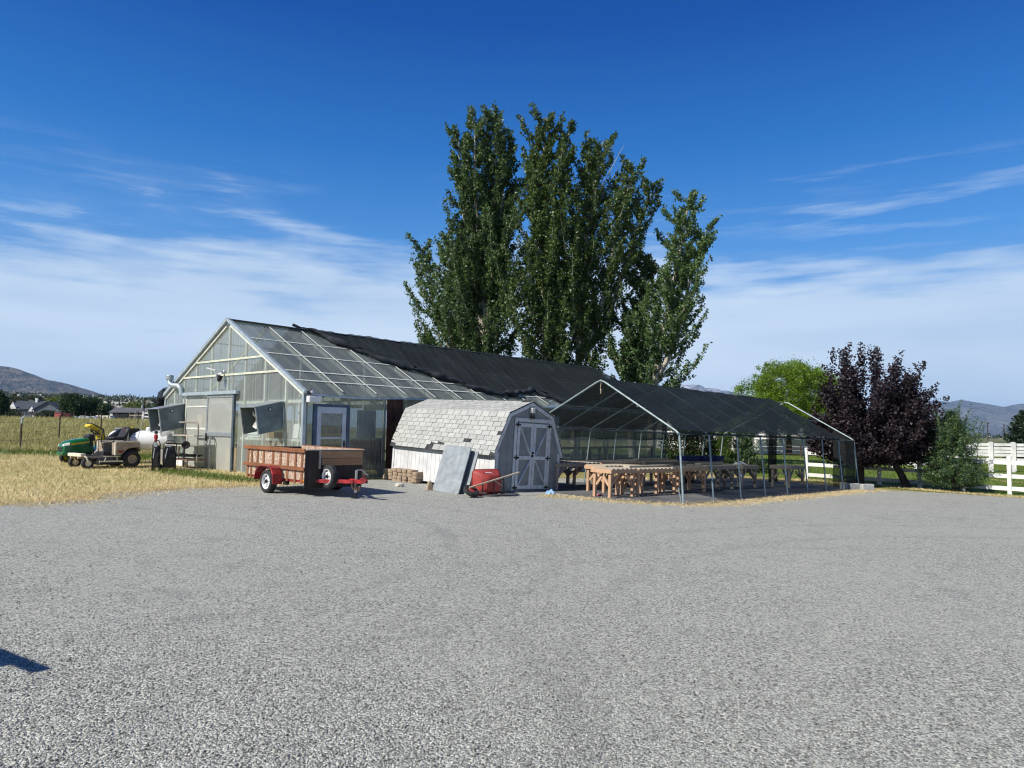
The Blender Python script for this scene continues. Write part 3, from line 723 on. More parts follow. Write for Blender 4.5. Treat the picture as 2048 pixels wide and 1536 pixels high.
# hooded exhaust fans on the gable
def hood(y, n):
    w, d, zt, zb = .80, .92, 2.22, 1.42
    h = MB()
    def q(yy): return [(-.03, yy, zb), (-.03, yy, zt), (-d, yy, zt - .20), (-d + .13, yy, zb - .16)]
    for yy, t_ in ((y, .012), (y + w, -.012)):
        A = q(yy); B = [(p[0], p[1] + t_, p[2]) for p in A]
        h.add(A + B, [(0, 1, 2, 3), (7, 6, 5, 4), (0, 4, 5, 1), (1, 5, 6, 2), (2, 6, 7, 3), (3, 7, 4, 0)])
    ho = part(h, 'fan_hood', hoodm)
    MB().beam((-.02, y + w / 2, zt + .012), (-d - .03, y + w / 2, zt - .195), w + .06, .018).build('hood_top', galv, ho, bevel=.004)
    MB().beam((-d + .01, y + .0, zt - .21), (-d + .14, y, zb - .17), .03, .03).beam((-d + .01, y + w, zt - .21), (-d + .14, y + w, zb - .17), .03, .03).beam((-d + .135, y, zb - .17), (-d + .135, y + w, zb - .17), .03, .03).build('hood_lip', galv, ho)
    MB().lathe([(.055, 0), (.055, .012), (.0, .014)], (-.46, y - .004, 1.98), (0, -1, 0), 20).build('badge', blackm, ho)
    MB().lathe([(.036, 0), (.036, .004), (.0, .005)], (-.46, y - .019, 1.98), (0, -1, 0), 20).build('badge_face', galv, ho)
    f_ = MB()
    for k in range(4):
        a = k * math.pi / 2 + .5
        f_.loft([[(-.60 - .05 * s_, y + w / 2 + rr * math.cos(a + s_ * .5), 1.72 + rr * math.sin(a + s_ * .5)) for s_ in (-.5, .5)] + [(-.59 - .05 * s_, y + w / 2 + rr * math.cos(a + s_ * .5), 1.72 + rr * math.sin(a + s_ * .5)) for s_ in (.5, -.5)] for rr in (.06, .2, .32)])
    f_.lathe([(.07, 0), (.07, .06), (0, .07)], (-.57, y + w / 2, 1.8), (-1, 0, 0), 14)
    f_.build('fan', rimw, ho)
    MB().box(-.06, y + .02, 1.43, -.04, y + w - .02, 2.2).build('shutter', black, ho)
hood(.98, 0); hood(7.10, 1)
# lights, vent
def floodlight(mb_par, base, d, name='security_light'):
    b = Vector(base); d = Vector(d)
    o = MB().lathe([(.06, 0), (.06, .03), (.03, .05)], b, d, 14).tube([b, b + d * .13], .018).build(name, trimm, mb_par)
    return o
sl_ = floodlight(gh, (-.05, 4.45, 3.22), (-1, 0, 0))
MB().lathe([(.0, 0), (.085, .02), (.07, .14), (.04, .2), (.0, .22)], (-.17, 4.45, 3.10), (-.25, .0, -1), 14).build('lamp_head', blackm, sl_, smooth=True)
MB().lathe([(.0, 0), (.08, .01), (.06, .05), (0, .06)], (-.16, 4.45, 3.13), (-.2, 0, 1), 14).build('sensor', rimw, sl_)
MB().beam((-.14, 4.8, 3.26), (-.34, 5.0, 3.34), .12, .05).build('lamp_head', rimw, sl_, bevel=.01)
s2 = floodlight(gh, (.10, -.03, GE - .12), (0, -1, 0))
MB().beam((-.06, -.26, GE - .22), (.34, -.26, GE - .22), .15, .18).build('lamp_head', rimw, s2, bevel=.015)
MB().box(-.04, -.341, GE - .295, .32, -.333, GE - .145).build('lens', lampglass, s2)
MB().lathe([(0, 0), (.065, .01), (.08, .07), (.05, .13), (0, .14)], (.06, -.2, GE - .08), (0, -.2, 1), 14).build('sensor', blackm, s2, smooth=True)
MB().lathe([(0, 0), (.05, .01), (.05, .03), (0, .04)], (.06, -.27, GE - .02), (0, -1, .2), 14).build('sensor', rimw, s2)
vp = part(MB().tube([(-.06, 7.28, 2.55), (-.10, 7.3, 2.75), (-.14, 7.42, 2.86), (-.2, 7.72, 2.87), (-.22, 7.88, 2.93), (-.22, 7.92, 3.08)], .085, 12), 'vent_pipe', trimm, smooth=True)
MB().lathe([(.11, 0), (.125, .02), (.125, .14), (.11, .16), (0, .17)], (-.22, 7.92, 3.07), (0, 0, 1), 16).build('vent_cap', galv, vp)
# gutter lip of the front eave sheet
g = MB(); g.grid(lambda u, s: (u, -.15 - .004 * s, GE - .055 - .05 * s - (.035 * math.sin(u * 1.25 - .4) if u < 7 else 0)), np.linspace(-.05, GL, 60), [0, 1])
part(g, 'eave_flashing', trimm)

# things standing inside the greenhouse, seen dimly through the sheets
GM = gh.matrix_world.copy()
def G_(x, y, z=0.): return GM @ Vector((x, y, z))
GROT = math.atan2(GM[1][0], GM[0][0])
def inbench(x, y, lx, ly, label):
    o = thing('potting_bench', label, 'bench', G_(x, y, -.05), GROT, 'potting benches inside the greenhouse')
    MB().box(0, 0, .78, lx, ly, .84).build('bench_top', greywood, o)
    for a in (.06, lx - .06):
        for b_ in (.06, ly - .06): MB().box(a - .045, b_ - .045, 0, a + .045, b_ + .045, .78).build('leg', greywood, o)
    MB().box(.05, .05, .25, lx - .05, ly - .05, .28).build('shelf', greywood, o)
inbench(.5, .55, .9, 2.4, 'wooden potting bench just inside the gable by the corner')
inbench(1.7, .4, 2.6, .9, 'wooden potting bench behind the side wall next to the blue door')
inbench(5., .35, 5., 1.0, 'long potting bench along the wall behind the white shed')
inbench(11., .35, 4.6, 1.0, 'long potting bench behind the wall facing the shade house')
inbench(16., .35, 4.3, 1.0, 'potting bench at the far end of the greenhouse wall')
def box_thing(name, label, cat, x, y, z, lx, ly, lz, mat, group=None, tilt=0.):
    o = MB().box(0, 0, 0, lx, ly, lz).build(name, mat, bevel=.006); o.matrix_world = GM @ Matrix.Translation((x, y, z)) @ Matrix.Rotation(tilt, 4, 'Y')
    return tag(o, label, cat, group)
box_thing('plywood_panel', 'tan plywood panel behind the wall under the right fan hood', 'panel', .16, .98, .35, .02, 1.42, .98, ply)
box_thing('red_sign', 'small red and white sign low against the wall under the right fan hood', 'sign', -.06, 2.02, .72, .012, .5, .18, redbox)
box_thing('white_card', 'white framed card in the wall bay nearest the greenhouse corner', 'framed card', .13, .18, 1.17, .02, .2, .32, paper, 'white cards on the gable ledge')
box_thing('white_card', 'white framed card leaning in the middle of the corner bay', 'framed card', .13, .45, 1.17, .02, .28, .42, paper, 'white cards on the gable ledge', .1)
box_thing('white_card', 'tilted white card next to the right fan hood', 'framed card', .14, .78, 1.17, .02, .17, .36, paper, 'white cards on the gable ledge', .15)
box_thing('white_card', 'white card on the ledge between the sliding door and right fan hood', 'framed card', .14, 2.5, 1.17, .02, .75, .7, paper, 'white cards on the gable ledge', .2)
for i, (y, z, ly, lz, lb) in enumerate(((3.95, .05, .7, .75, 'tan cardboard box at floor level behind the sliding door'), (4.7, .05, .55, .62, 'smaller cardboard box beside the one behind the sliding door'), (5.72, 1.44, .42, .5, 'pale cardboard box on the ledge left of the sliding door'), (6.3, 1.44, .34, .42, 'narrow cardboard box on the ledge above the plant rack'))):
    o = MB().box(0, 0, 0, .4, ly, lz).prism([(0, 0), (.18, .12), (.19, .115), (.01, -.005)], lambda a, b: (-.0 + .05, ly * .1 + a, lz + b), lambda a, b: (.35, ly * .1 + a, lz + b)).build('cardboard_box', cardm, bevel=.006)
    o.matrix_world = GM @ Matrix.Translation((.2, y, z)); tag(o, lb, 'box', 'cardboard boxes inside the greenhouse')
for x, lx, z0, z1, mt, nm, lb in ((1.98, .70, 1.20, 2.03, bluepanel, 'hanging_panel', 'pale blue grey panel standing in the side window'), (1.70, 1.22, .42, 1.12, orangeb, 'brown_panel', 'rust brown ribbed panel low behind the side wall'),
                                  (12.2, 6.2, 1.55, 2.3, orangeb, 'brown_panel', 'long rust brown ribbed panel high behind the far side wall'),):
    g = MB(); corr(g, lambda u, s, h: (u, .16 + h, z0 + (z1 - z0) * s), x, x + lx); g.grid(lambda u, s: (u, .19, z0 + (z1 - z0) * s), [x, x + lx], [0, 1])
    o = g.build(nm, mt); o.matrix_world = GM; tag(o, lb, 'panel')
fl = MB().grid(lambda u, w: (u, w, -.10 + .02), [.1, GL - .1], [.1, GW - .1]); o = fl.build('greenhouse_floor', plain('dark_earth_floor', (.14, .12, .10), .95, 0, .3, 2)); o.matrix_world = GM; structure(o)
sb = MB().box(-1.5, 3.35, -.3, -.14, 7.5, .02); o = sb.build('door_slab', concrete, bevel=.02); o.matrix_world = GM; structure(o)

# ------------------------------------------------------------------ black netting over the roof
edge = [(2.2, 0.), (2.7, .05), (3.2, .13), (3.7, .29), (5.0, .53), (6.75, .715), (7.9, .87), (8.6, .93), (9.6, .90), (11.4, .80), (12.0, .93), (12.6, 1.02), (21., 1.05)]
def cloth(u, s):
    lo = np.interp(u, [e[0] for e in edge], [e[1] for e in edge])
    f = s * lo
    near = max(0., 1 - (lo - f) / .07) if lo < 1.0 else 0
    wr = .012 * math.sin(u * 7 + f * 9) + .016 * math.sin(u * 2.6 - f * 13) + .01 * math.sin(u * 15 + f * 31)
    fold = near * min(1., (u - 2.2) / 1.2) * (.07 + .045 * math.sin(u * 5.) + .04 * math.sin(u * 11.3 + 1)) + .02 * near * math.sin(f * 130)
    p = on_roof(u, f, .125 + wr + fold); return (p.x + .05 * near * math.sin(u * 8), p.y, p.z)
us = np.concatenate([np.linspace(2.2, 13, 150), np.linspace(13.1, 21., 60)])
c_ = MB().grid(cloth, us, np.linspace(0, 1, 46))
c_.grid(lambda u, s: tuple(on_roof(u, s * 1.08, .095 + .012 * math.sin(u * 5 + s * 8), 1)), np.linspace(2.2, 21, 90), np.linspace(0, 1, 12))
cl = thing('shade_net', 'black shade netting draped over the greenhouse roof with a bunched diagonal edge', 'shade netting', mat=GM)
c_.build('net_sheet', net, cl, smooth=True)
roll = MB(); pts = []; rr = []
for i in range(120):
    u = 2.25 + 10.2 * i / 119; lo = np.interp(u, [e[0] for e in edge], [e[1] for e in edge])
    p = on_roof(u, lo - .012 + .01 * math.sin(u * 6), .15 + .02 * math.sin(u * 9)); pts.append(p); rr.append((.085 + .035 * math.sin(u * 4.1) + .025 * math.sin(u * 10.7 + 2)) * min(1., .3 + i / 16))
roll.tube(pts, rr, 9); pts = [p + Vector((.1, .12 + .04 * math.sin(i * .7), .06)) for i, p in enumerate(pts)]; roll.tube(pts, [r_ * .7 for r_ in rr], 8)
roll.build('bunched_edge', plain('bunched_black_net', (.02, .026, .034), .85, 0, .3, 5, bump=.6, bs=30), cl, smooth=True)
hang = MB()
hang.grid(lambda u, s: (-.06 + u, GW + .16 + .14 * math.sin(s * 3.1) + .05 * math.sin(u * 12 + s * 4), GE + .32 - 1.05 * s + .05 * math.sin(u * 9)), np.linspace(0, 2.4, 40), np.linspace(0, 1, 16))
hang.tube([(-.08, GW + .03, GE + .28), (-.12, GW + .12, GE + .12), (-.1, GW + .26, GE - .2), (-.12, GW + .34, GE - .55), (-.1, GW + .40, GE - .85)], [.06, .13, .15, .13, .05], 9)
hang.build('net_tail', netthin, cl, smooth=True)
# ------------------------------------------------------------------ barn shaped shed
sh = thing('garden_shed', 'small barn roofed shed with white side, grey gable and patchy pale shingles', 'shed', mat=frame((-.44, 17.89, .01), -42.4, .033, .033))
SL, SW = 4.6, 2.32
prof = [(0, 1.04), (.40, 1.98), (1.16, 2.30), (1.92, 1.98), (2.32, 1.04)]      # (across, height)
def sp(w, z, x): return (x, -w, z)
def siding(poly_fn, w0, w1, zb, name, mat, place, wd_=.20, gap=.007):
    b = MB(); n = round((w1 - w0) / wd_); st = (w1 - w0) / n
    for i in range(n):
        a, c = w0 + i * st + gap / 2, w0 + (i + 1) * st - gap / 2
        b.prism([(a, zb), (c, zb), (c, poly_fn(c)), *([((a + c) / 2, poly_fn((a + c) / 2))]), (a, poly_fn(a))], lambda u, z: place(u, z, 0), lambda u, z: place(u, z, .012))
    b.prism([(w0, zb), (w1, zb), (w1, poly_fn(w1)), *[((w0 + (w1 - w0) * k / 10), poly_fn(w0 + (w1 - w0) * k / 10)) for k in range(9, 0, -1)], (w0, poly_fn(w0))], lambda u, z: place(u, z, .010), lambda u, z: place(u, z, .03))
    return b.build(name, mat, sh)
pf = lambda w: float(np.interp(w, [p[0] for p in prof], [p[1] - .03 for p in prof]))
siding(pf, .0, SW, .04, 'gable_wall', shedgrey, lambda u, z, d: (d, -u, z))
siding(pf, .0, SW, .04, 'gable_wall', shedgrey, lambda u, z, d: (SL - d, -u, z))
siding(lambda u: 1.06, .02, SL - .02, .03, 'side_wall', shedwhite, lambda u, z, d: (u, -d, z), .19, .011)
siding(lambda u: 1.06, .02, SL - .02, .03, 'side_wall', shedwhite, lambda u, z, d: (u, -SW + d, z), .19, .006)
for w in (.045, SW - .045):
    MB().box(-.024, -w - .05, .02, -.002, -w + .05, 1.03).build('corner_board', shedtrim, sh, bevel=.004)
MB().box(-.024, -.018, .02, .075, .020, 1.0).build('corner_board', shedwhite, sh); MB().box(SL - .07, .002, .02, SL + .02, .020, 1.04).build('corner_board', shedwhite, sh)
MB().box(.08, .002, .98, SL - .07, .03, 1.06).build('eave_board', felt, sh)
# gambrel rake trim
op = [(-.11, .93), (.355, 2.035), (1.16, 2.375), (1.965, 2.035), (2.43, .93)]
ip = [(-.02, .93), (.43, 1.95), (1.16, 2.265), (1.89, 1.95), (2.34, .93)]
for x0, x1 in ((-.05, -.004), (SL + .004, SL + .05)):
    rk = MB()
    for i in range(4):
        q = [op[i], op[i + 1], ip[i + 1], ip[i]]
        rk.prism(q, lambda a, z: (x0, -a, z), lambda a, z: (x1, -a, z))
    rk.build('rake_board', shedtrim, sh)
# roof deck and shingle courses
deck = MB()
for i in range(4):
    (a, z0), (b_, z1) = op[i], op[i + 1]
    deck.prism([(a, z0), (b_, z1), (b_, z1 - .02), (a, z0 - .02)], lambda u, z: (-.06, -u, z + .004), lambda u, z: (SL + .06, -u, z + .004))
deck.build('roof_deck', felt, sh)
shm, t_ = newmat('pale_grey_shingle')
g_ = t_.n('ShaderNodeNewGeometry').outputs['Random Per Island']
p_ = t_.coord((1, 1, 1))
c = t_.mix(g_, (.325, .335, .32), (.405, .415, .395))
c = t_.mix(t_.ramp(t_.noise(p_, 3., 5), [(.45, 0.), (.75, .55)]), c, (.27, .28, .265))
b = t_.n('ShaderNodeBsdfPrincipled', Roughness=.95); b.inputs['Specular IOR Level'].default_value = .1; t_.l(c, b.inputs['Base Color'])
t_.l(t_.bump(t_.noise(p_, 160, 3), .5, .004), b.inputs['Normal']); t_.out(b.outputs[0])
def course(P0, P1, x0, x1, row, gone, b):
    """one course of tabs between the low edge P0 and high edge P1 (across, z)"""
    tw = .305; off = (row % 2) * tw / 2
    nx = Vector((0, -(P1[0] - P0[0]), P1[1] - P0[1])); nx.normalize(); nrm = Vector((1, 0, 0)).cross(nx)
    if nrm.z < 0: nrm = -nrm
    k = -1; x = x1 + off - tw
    k = 0
    while x > x0 - tw:
        a, c = max(x0, x + .008), min(x1, x + tw - .008)
        if c > a + .02 and (row, k) not in gone:
            th = .012
            def P(xx, f, h): return (xx, -(P0[0] + (P1[0] - P0[0]) * f) + nrm.y * h, P0[1] + (P1[1] - P0[1]) * f + nrm.z * h)
            lo = rng.uniform(-.02, .02); lift = .006 + rng.uniform(0, .006)
            b.add([P(a, lo, lift), P(c, lo, lift), P(c, 1.25, .003), P(a, 1.25, .003), P(a, lo, lift + th), P(c, lo, lift + th), P(c, 1.25, .006), P(a, 1.25, .006)],
                  [(0, 1, 5, 4), (4, 5, 6, 7), (1, 2, 6, 5), (3, 0, 4, 7), (0, 3, 2, 1)])
        elif c > a + .02 and rng.random() < .5:
            def P(xx, f, h): return (xx, -(P0[0] + (P1[0] - P0[0]) * f) + nrm.y * h, P0[1] + (P1[1] - P0[1]) * f + nrm.z * h)
            f0 = rng.uniform(.3, .7); b.add([P(a, f0, .008), P(c, f0 + .25, .008), P(c, 1.2, .006), P(a, 1.2, .006)], [(0, 1, 2, 3)])
        x -= tw; k += 1
gone = {(0, 0), (1, 0), (3, 0), (0, 15), (0, 6), (1, 7), (1, 8), (0, 10), (2, 11), (4, 15)}
for side in (0, 1):
    b = MB(); row = 0
    segs = [(op[0], op[1], 9), (op[1], op[2], 6)] if side == 0 else [(op[4], op[3], 9), (op[3], op[2], 6)]
    for A, B_, nr_ in segs:
        for r_ in range(nr_):
            f0, f1 = r_ / nr_, (r_ + 1) / nr_
            L_ = lambda f: (A[0] + (B_[0] - A[0]) * f, A[1] + (B_[1] - A[1]) * f + .008)
            course(L_(f0), L_(f1), -.065, SL + .065, row, gone if side == 0 else {(3, 4), (0, 9)}, b); row += 1
    b.build('shingles', shm, sh)
cap = MB()
for i in range(17):
    if i in (0,): continue
    x = i * .275
    for s_ in (-1, 1):
        cap.add([(x - .06, -1.16, 2.405), (x + .25, -1.16, 2.395), (x + .25, -1.16 + s_ * .13, 2.34), (x - .06, -1.16 + s_ * .13, 2.35)], [(0, 1, 2, 3)])
cap.build('ridge_shingles', shm, sh)
MB().grid(lambda u, w: (-.02 + u, -1.16 + .1 * w, 2.41 - .05 * abs(w) + .05 * math.sin(u * 9) * (1 - u)), np.linspace(0, .35, 6), [-1, -.3, .3, 1]).build('lifted_felt', felt, sh)
# double doors
c0, c1, zt = .60, 1.93, 1.84
MB().box(-.028, -c0 - .085, .05, -.001, -c0, zt).box(-.028, -c1, .05, -.001, -c1 + .085, zt).box(-.028, -c1, zt, -.001, -c0, zt + .10).build('door_casing', shedtrim, sh, bevel=.004)
mid = (c0 + c1) / 2
for s_, (a, b_) in ((-1, (c0 + .095, mid - .006)), (1, (mid + .006, c1 - .095))):
    d = MB().box(-.022, -b_, .10, -.003, -a, zt - .03).build('door', shedgrey, sh)
    tr = MB(); w_ = .085
    for q in ((-b_, .10, -b_ + w_, zt - .03), (-a - w_, .10, -a, zt - .03)): tr.box(-.042, q[0], q[1], -.022, q[2], q[3])
    for z_ in (.10, .86, zt - .03 - .10): tr.box(-.041, -b_ + w_, z_, -.022, -a - w_, z_ + .095)
    tr.build('door_trim', shedtrim, d, bevel=.003)
    oy, iy = (-a - w_, -b_ + w_) if s_ < 0 else (-b_ + w_, -a - w_)       # outer and inner jamb sides
    br = MB().beam((-.031, oy, zt - .16), (-.031, iy, .98), .018, .09, (1, 0, 0)).beam((-.031, iy, .84), (-.031, oy, .22), .018, .09, (1, 0, 0))
    br.build('door_brace', shedtrim, d)
    hy = -a - .0 if s_ < 0 else -b_
    for z_ in (.13, .90, zt - .09):
        MB().box(-.05, hy - .09, z_ - .015, -.041, hy + .09, z_ + .03).box(-.05, hy - .02, z_ - .05, -.040, hy + .02, z_ + .07).build('hinge', blackm, d, bevel=.003)
MB().box(-.055, -mid - .03, .93, -.042, -mid + .05, .99).lathe([(.03, 0), (.03, .03), (0, .032)], (-.05, -mid + .01, 1.04), (-1, 0, 0), 12).build('hasp', blackm, sh)
MB().box(-.07, -c1 + .05, .02, -.02, -c0 - .05, .085).build('door_sill', wood('peeling_sill', (.22, .24, .26), (.10, .11, .12), 1), sh)
lp = MB().box(-.10, -1.22, 2.08, -.02, -1.10, 2.22).build('shed_light', lampglass, sh, bevel=.01)
MB().lathe([(0, 0), (.05, .01), (.06, .09), (.03, .13), (0, .14)], (-.07, -1.16, 1.93), (-.2, 0, 1), 14).build('lamp_head', blackm, lp, smooth=True)
MB().lathe([(0, 0), (.03, .01), (0, .03)], (-.09, -1.16, 1.91), (-.2, 0, -1), 10).build('bulb', rimw, lp)

# ------------------------------------------------------------------ block stacks and rocks along the shed wall
SM = sh.matrix_world.copy()
def block_mesh():
    b = MB(); w, d, h = .105, .15, .098
    f = [(-w, 0), (-w * .55, -.032), (w * .5, -.036), (w, -.004), (w * .82, d * 2), (-w * .8, d * 2)]
    b.prism(f, lambda x, y: (x, y, 0), lambda x, y: (x, y, h)); return b
blk = None
spots = [(4.62, 3), (4.37, 3), (4.12, 4), (3.87, 4), (3.62, 4), (3.37, 4), (3.13, 3), (1.02, 3), (.82, 3)]
ords = ['leftmost', 'second', 'third', 'fourth', 'fifth', 'sixth', 'seventh']
lev = {3: ['bottom', 'middle', 'top'], 4: ['bottom', 'second lowest', 'second highest', 'top']}
for i, (x, n) in enumerate(spots):
    for k in range(n):
        where = f'in the {ords[i]} block stack along the shed wall' if i < 7 else ('in the block stack between leaning table and wheelbarrow' if i == 7 else 'in the block stack hidden behind the red wheelbarrow')
        p = SM @ Vector((x + rng.normal() * .012, .16 + (.05 if i < 7 else 0) + rng.normal() * .012, 0)); p.z = gz(p.x, p.y) + k * .1 + (.03 if n == 3 else -.03)
        rot = math.atan2(SM[1][0], SM[0][0]) + math.pi + rng.normal() * .06
        if blk is None:
            o = block_mesh().build('retaining_block', blockm, bevel=.008); blk = o
        else: o = blk.copy(); COL.objects.link(o)
        o.location = p; o.rotation_euler = (0, 0, rot); o.scale = (rng.uniform(.98, 1.12), 1, 1)
        tag(o, f'tan split face block, {lev[n][k]} one {where}', 'block', 'tan retaining blocks stacked along the shed')
def rock(name, label, loc, r, sq, mat, cat='rock'):
    v = []; b = MB(); n = 12
    rr = random.Random(int(loc[0] * 97))
    rings = []
    for i in range(7):
        ph = -math.pi / 2 + math.pi * i / 6
        rings.append([(r * math.cos(ph) * math.cos(2 * math.pi * k / n) * rr.uniform(.85, 1.1) + 1e-4 * k, r * .75 * math.cos(ph) * math.sin(2 * math.pi * k / n) * rr.uniform(.85, 1.1), r * sq * math.sin(ph) * rr.uniform(.85, 1.05)) for k in range(n)])
    o = b.loft(rings).build(name, mat, smooth=False); o.location = loc; return tag(o, label, cat)
rock('rock', 'pale rock on the gravel in front of the third block stack', (-2.93, 18.80, .10), .13, .6, rockm)
o = MB().prism([(-.09, 0), (.10, 0), (.08, .14), (.01, .27), (-.05, .2)], lambda a, z: (a, 0, z), lambda a, z: (a * .9, .11, z)).build('split_block', blockm, bevel=.012)
o.location = (-2.02, 18.02, gz(-2, 18)); o.rotation_euler = (-.12, .05, .5); tag(o, 'upright broken tan block beside the leaning grey table', 'block')

# ------------------------------------------------------------------ folding tables leaning on the shed
def rrect(w, h, r, n=5):
    pts = []
    for cx, cy, a0 in ((w / 2 - r, h - r, 0), (-w / 2 + r, h - r, 90), (-w / 2 + r, r, 180), (w / 2 - r, r, 270)):
        for k in range(n + 1):
            a = R(a0 + 90 * k / n); pts.append((cx + r * math.cos(a), cy + r * math.sin(a)))
    return pts
ft = thing('folding_table', 'scuffed grey plastic folding table leaning upright against the shed roof edge', 'table')
P0 = Vector((-1.60, 17.60, gz(-1.6, 17.6) + .005)); ex = Vector((.69, -.72, -.03)).normalized(); lean = Vector((.26, .26, 1.18)); hh = lean.length; ez = lean.normalized(); ey = ez.cross(ex).normalized(); ez = ex.cross(ey)
ft.matrix_world = Matrix((ex, ey, ez)).transposed().to_4x4(); mw = ft.matrix_world.copy(); mw.translation = P0; ft.matrix_world = mw
top = MB().prism(rrect(1.02, 1.20, .075), lambda a, z: (a, -.02, z), lambda a, z: (a, .02, z)).build('table_top', tablegrey, ft, bevel=.006)
MB().tube([(-.40, .05, .06), (-.40, .06, .9), (.40, .06, .9), (.40, .05, .06)], .014).tube([(-.34, .08, 1.12), (-.34, .085, .25), (.34, .085, .25), (.34, .08, 1.12)], .014).build('folded_leg_frame', galv, ft)
MB().box(-.47, .02, .04, -.45, .05, 1.15).box(.45, .02, .04, .47, .05, 1.15).build('rail', trimdark, ft)
ft2 = MB().prism(rrect(1.0, 1.14, .07), lambda a, z: (a, -.02, z), lambda a, z: (a, .02, z)).build('table_top', tablegrey, bevel=.006)
m2 = mw.copy(); m2.translation = P0 + ey * .17 + ex * .13 + Vector((0, 0, .01)); ft2.matrix_world = m2; ft2.name = 'folded_table_top'
tag(ft2, 'second folded table standing behind the leaning grey table, only its edge showing', 'table')

# ------------------------------------------------------------------ tipped wheelbarrow
wb = thing('wheelbarrow', 'red wheelbarrow tipped on its side in front of the shed', 'wheelbarrow', mat=frame((-.98, 16.72, gz(-.9, 16.8) + .004), 52.))
def ring(a0, a1, b0, b1, c, r=.09, n=4):
    pts = []
    for ca_, cb, s0 in ((a1 - r, b1 - r, 0), (a0 + r, b1 - r, 90), (a0 + r, b0 + r, 180), (a1 - r, b0 + r, 270)):
        for k in range(n + 1):
            t_ = R(s0 + 90 * k / n); pts.append((ca_ + r * math.cos(t_), c, cb + r * math.sin(t_)))
    return pts
tr = MB()
R0 = ring(.22, 1.02, .01, .62, .17); R1 = ring(.30, .95, .05, .57, .02); R2 = ring(.40, .88, .11, .50, -.11, .11); R3 = ring(.46, .82, .16, .45, -.125, .11)
tr.loft([R0, R1, R2, R3], caps=False); tr.add(R3, [tuple(range(len(R3)))])
Ri = ring(.24, 1.0, .03, .60, .17); Rj = ring(.42, .86, .13, .48, -.095, .11)
tr.loft([Ri, Rj], caps=False); tr.add(Rj, [tuple(range(len(Rj)))[::-1]])
tr.loft([ring(.205, 1.035, -.005, .635, .165), ring(.205, 1.035, -.005, .635, .185)], caps=True) if False else None
tray = tr.build('tray', redwb, wb, smooth=True)
rimt = MB(); rp = ring(.22, 1.02, .01, .62, .17); rimt.tube(rp + rp[:2], .012, 6); rimt.build('tray_rim', redwb, tray)
# worn white maker's mark pressed on the tray side
mk = MB()
for a, b_, w_, h_ in ((.50, .557, .075, .008), (.545, .545, .012, .022), (.59, .553, .09, .006), (.64, .546, .05, .010), (.60, .538, .03, .006)):
    mk.add([(a - w_ / 2, .012 - (b_ - .50) * 0 - .045, b_ - h_), (a + w_ / 2, -.033, b_ - h_), (a + w_ / 2, -.02, b_ + h_), (a - w_ / 2, -.02, b_ + h_)], [(0, 1, 2, 3)])
mk.build('worn_mark', rimw, tray)
MB().beam((-.08, -.15, .23), (1.36, -.19, .55), .04, .036).build('handle', handle, wb, bevel=.006)
MB().beam((.30, -.15, .035), (1.36, -.13, .03), .04, .036).build('handle', handle, wb, bevel=.006)
MB().beam((-.06, -.15, .13), (.4, -.15, .09), .035, .03).build('handle', handle, wb, bevel=.004)
MB().tube([(.62, -.16, .38), (.68, -.42, .26), (.80, -.42, .10), (.84, -.15, .05)], .014).tube([(.62, -.16, .38), (.60, -.2, .05)], .012).tube([(.86, -.16, .42), (.84, -.42, .12)], .012).build('leg_brace', blackm, wb)
MB().beam((.30, -.135, .10), (.32, -.135, .36), .03, .02).beam((.9, -.14, .06), (.92, -.14, .45), .03, .02).build('cross_brace', blackm, wb)
wh = MB().lathe([(.10, -.045), (.15, -.055), (.185, -.04), (.195, 0), (.185, .04), (.15, .055), (.10, .045)], (-.02, -.14, .15), (.1, -.55, .85), 28).build('tyre', tyre, wb, smooth=True)
MB().lathe([(0, -.03), (.03, -.05), (.10, -.03), (.105, 0), (.10, .03), (.03, .05), (0, .03)], (-.02, -.14, .15), (.1, -.55, .85), 20).build('hub', redwb, wh)

# blue cloth and pink scrap
def rag(name, label, cat, loc, r, h, mat):
    b = MB(); rr = random.Random(5)
    us = np.linspace(-1, 1, 14)
    b.grid(lambda u, w: (u * r + .02 * math.sin(w * 7), w * r * .6 + .015 * math.sin(u * 9), max(.0, h * (1 - u * u) * (1 - w * w) * (.6 + .5 * math.sin(u * 6 + w * 4)))), us, us)
    o = b.build(name, mat, smooth=True); o.location = loc; return tag(o, label, cat)
rag('blue_cloth', 'crumpled pale blue rag on the ground at the shed door corner', 'rag', (1.02, 18.15, gz(1, 18.2) + .012), .13, .13, ragm)
rag('pink_scrap', 'small pink scrap lying on black ground cloth near the front bench', 'scrap', (2.25, 18.1, gz(2.2, 18.1) + .024), .08, .05, pinkm)

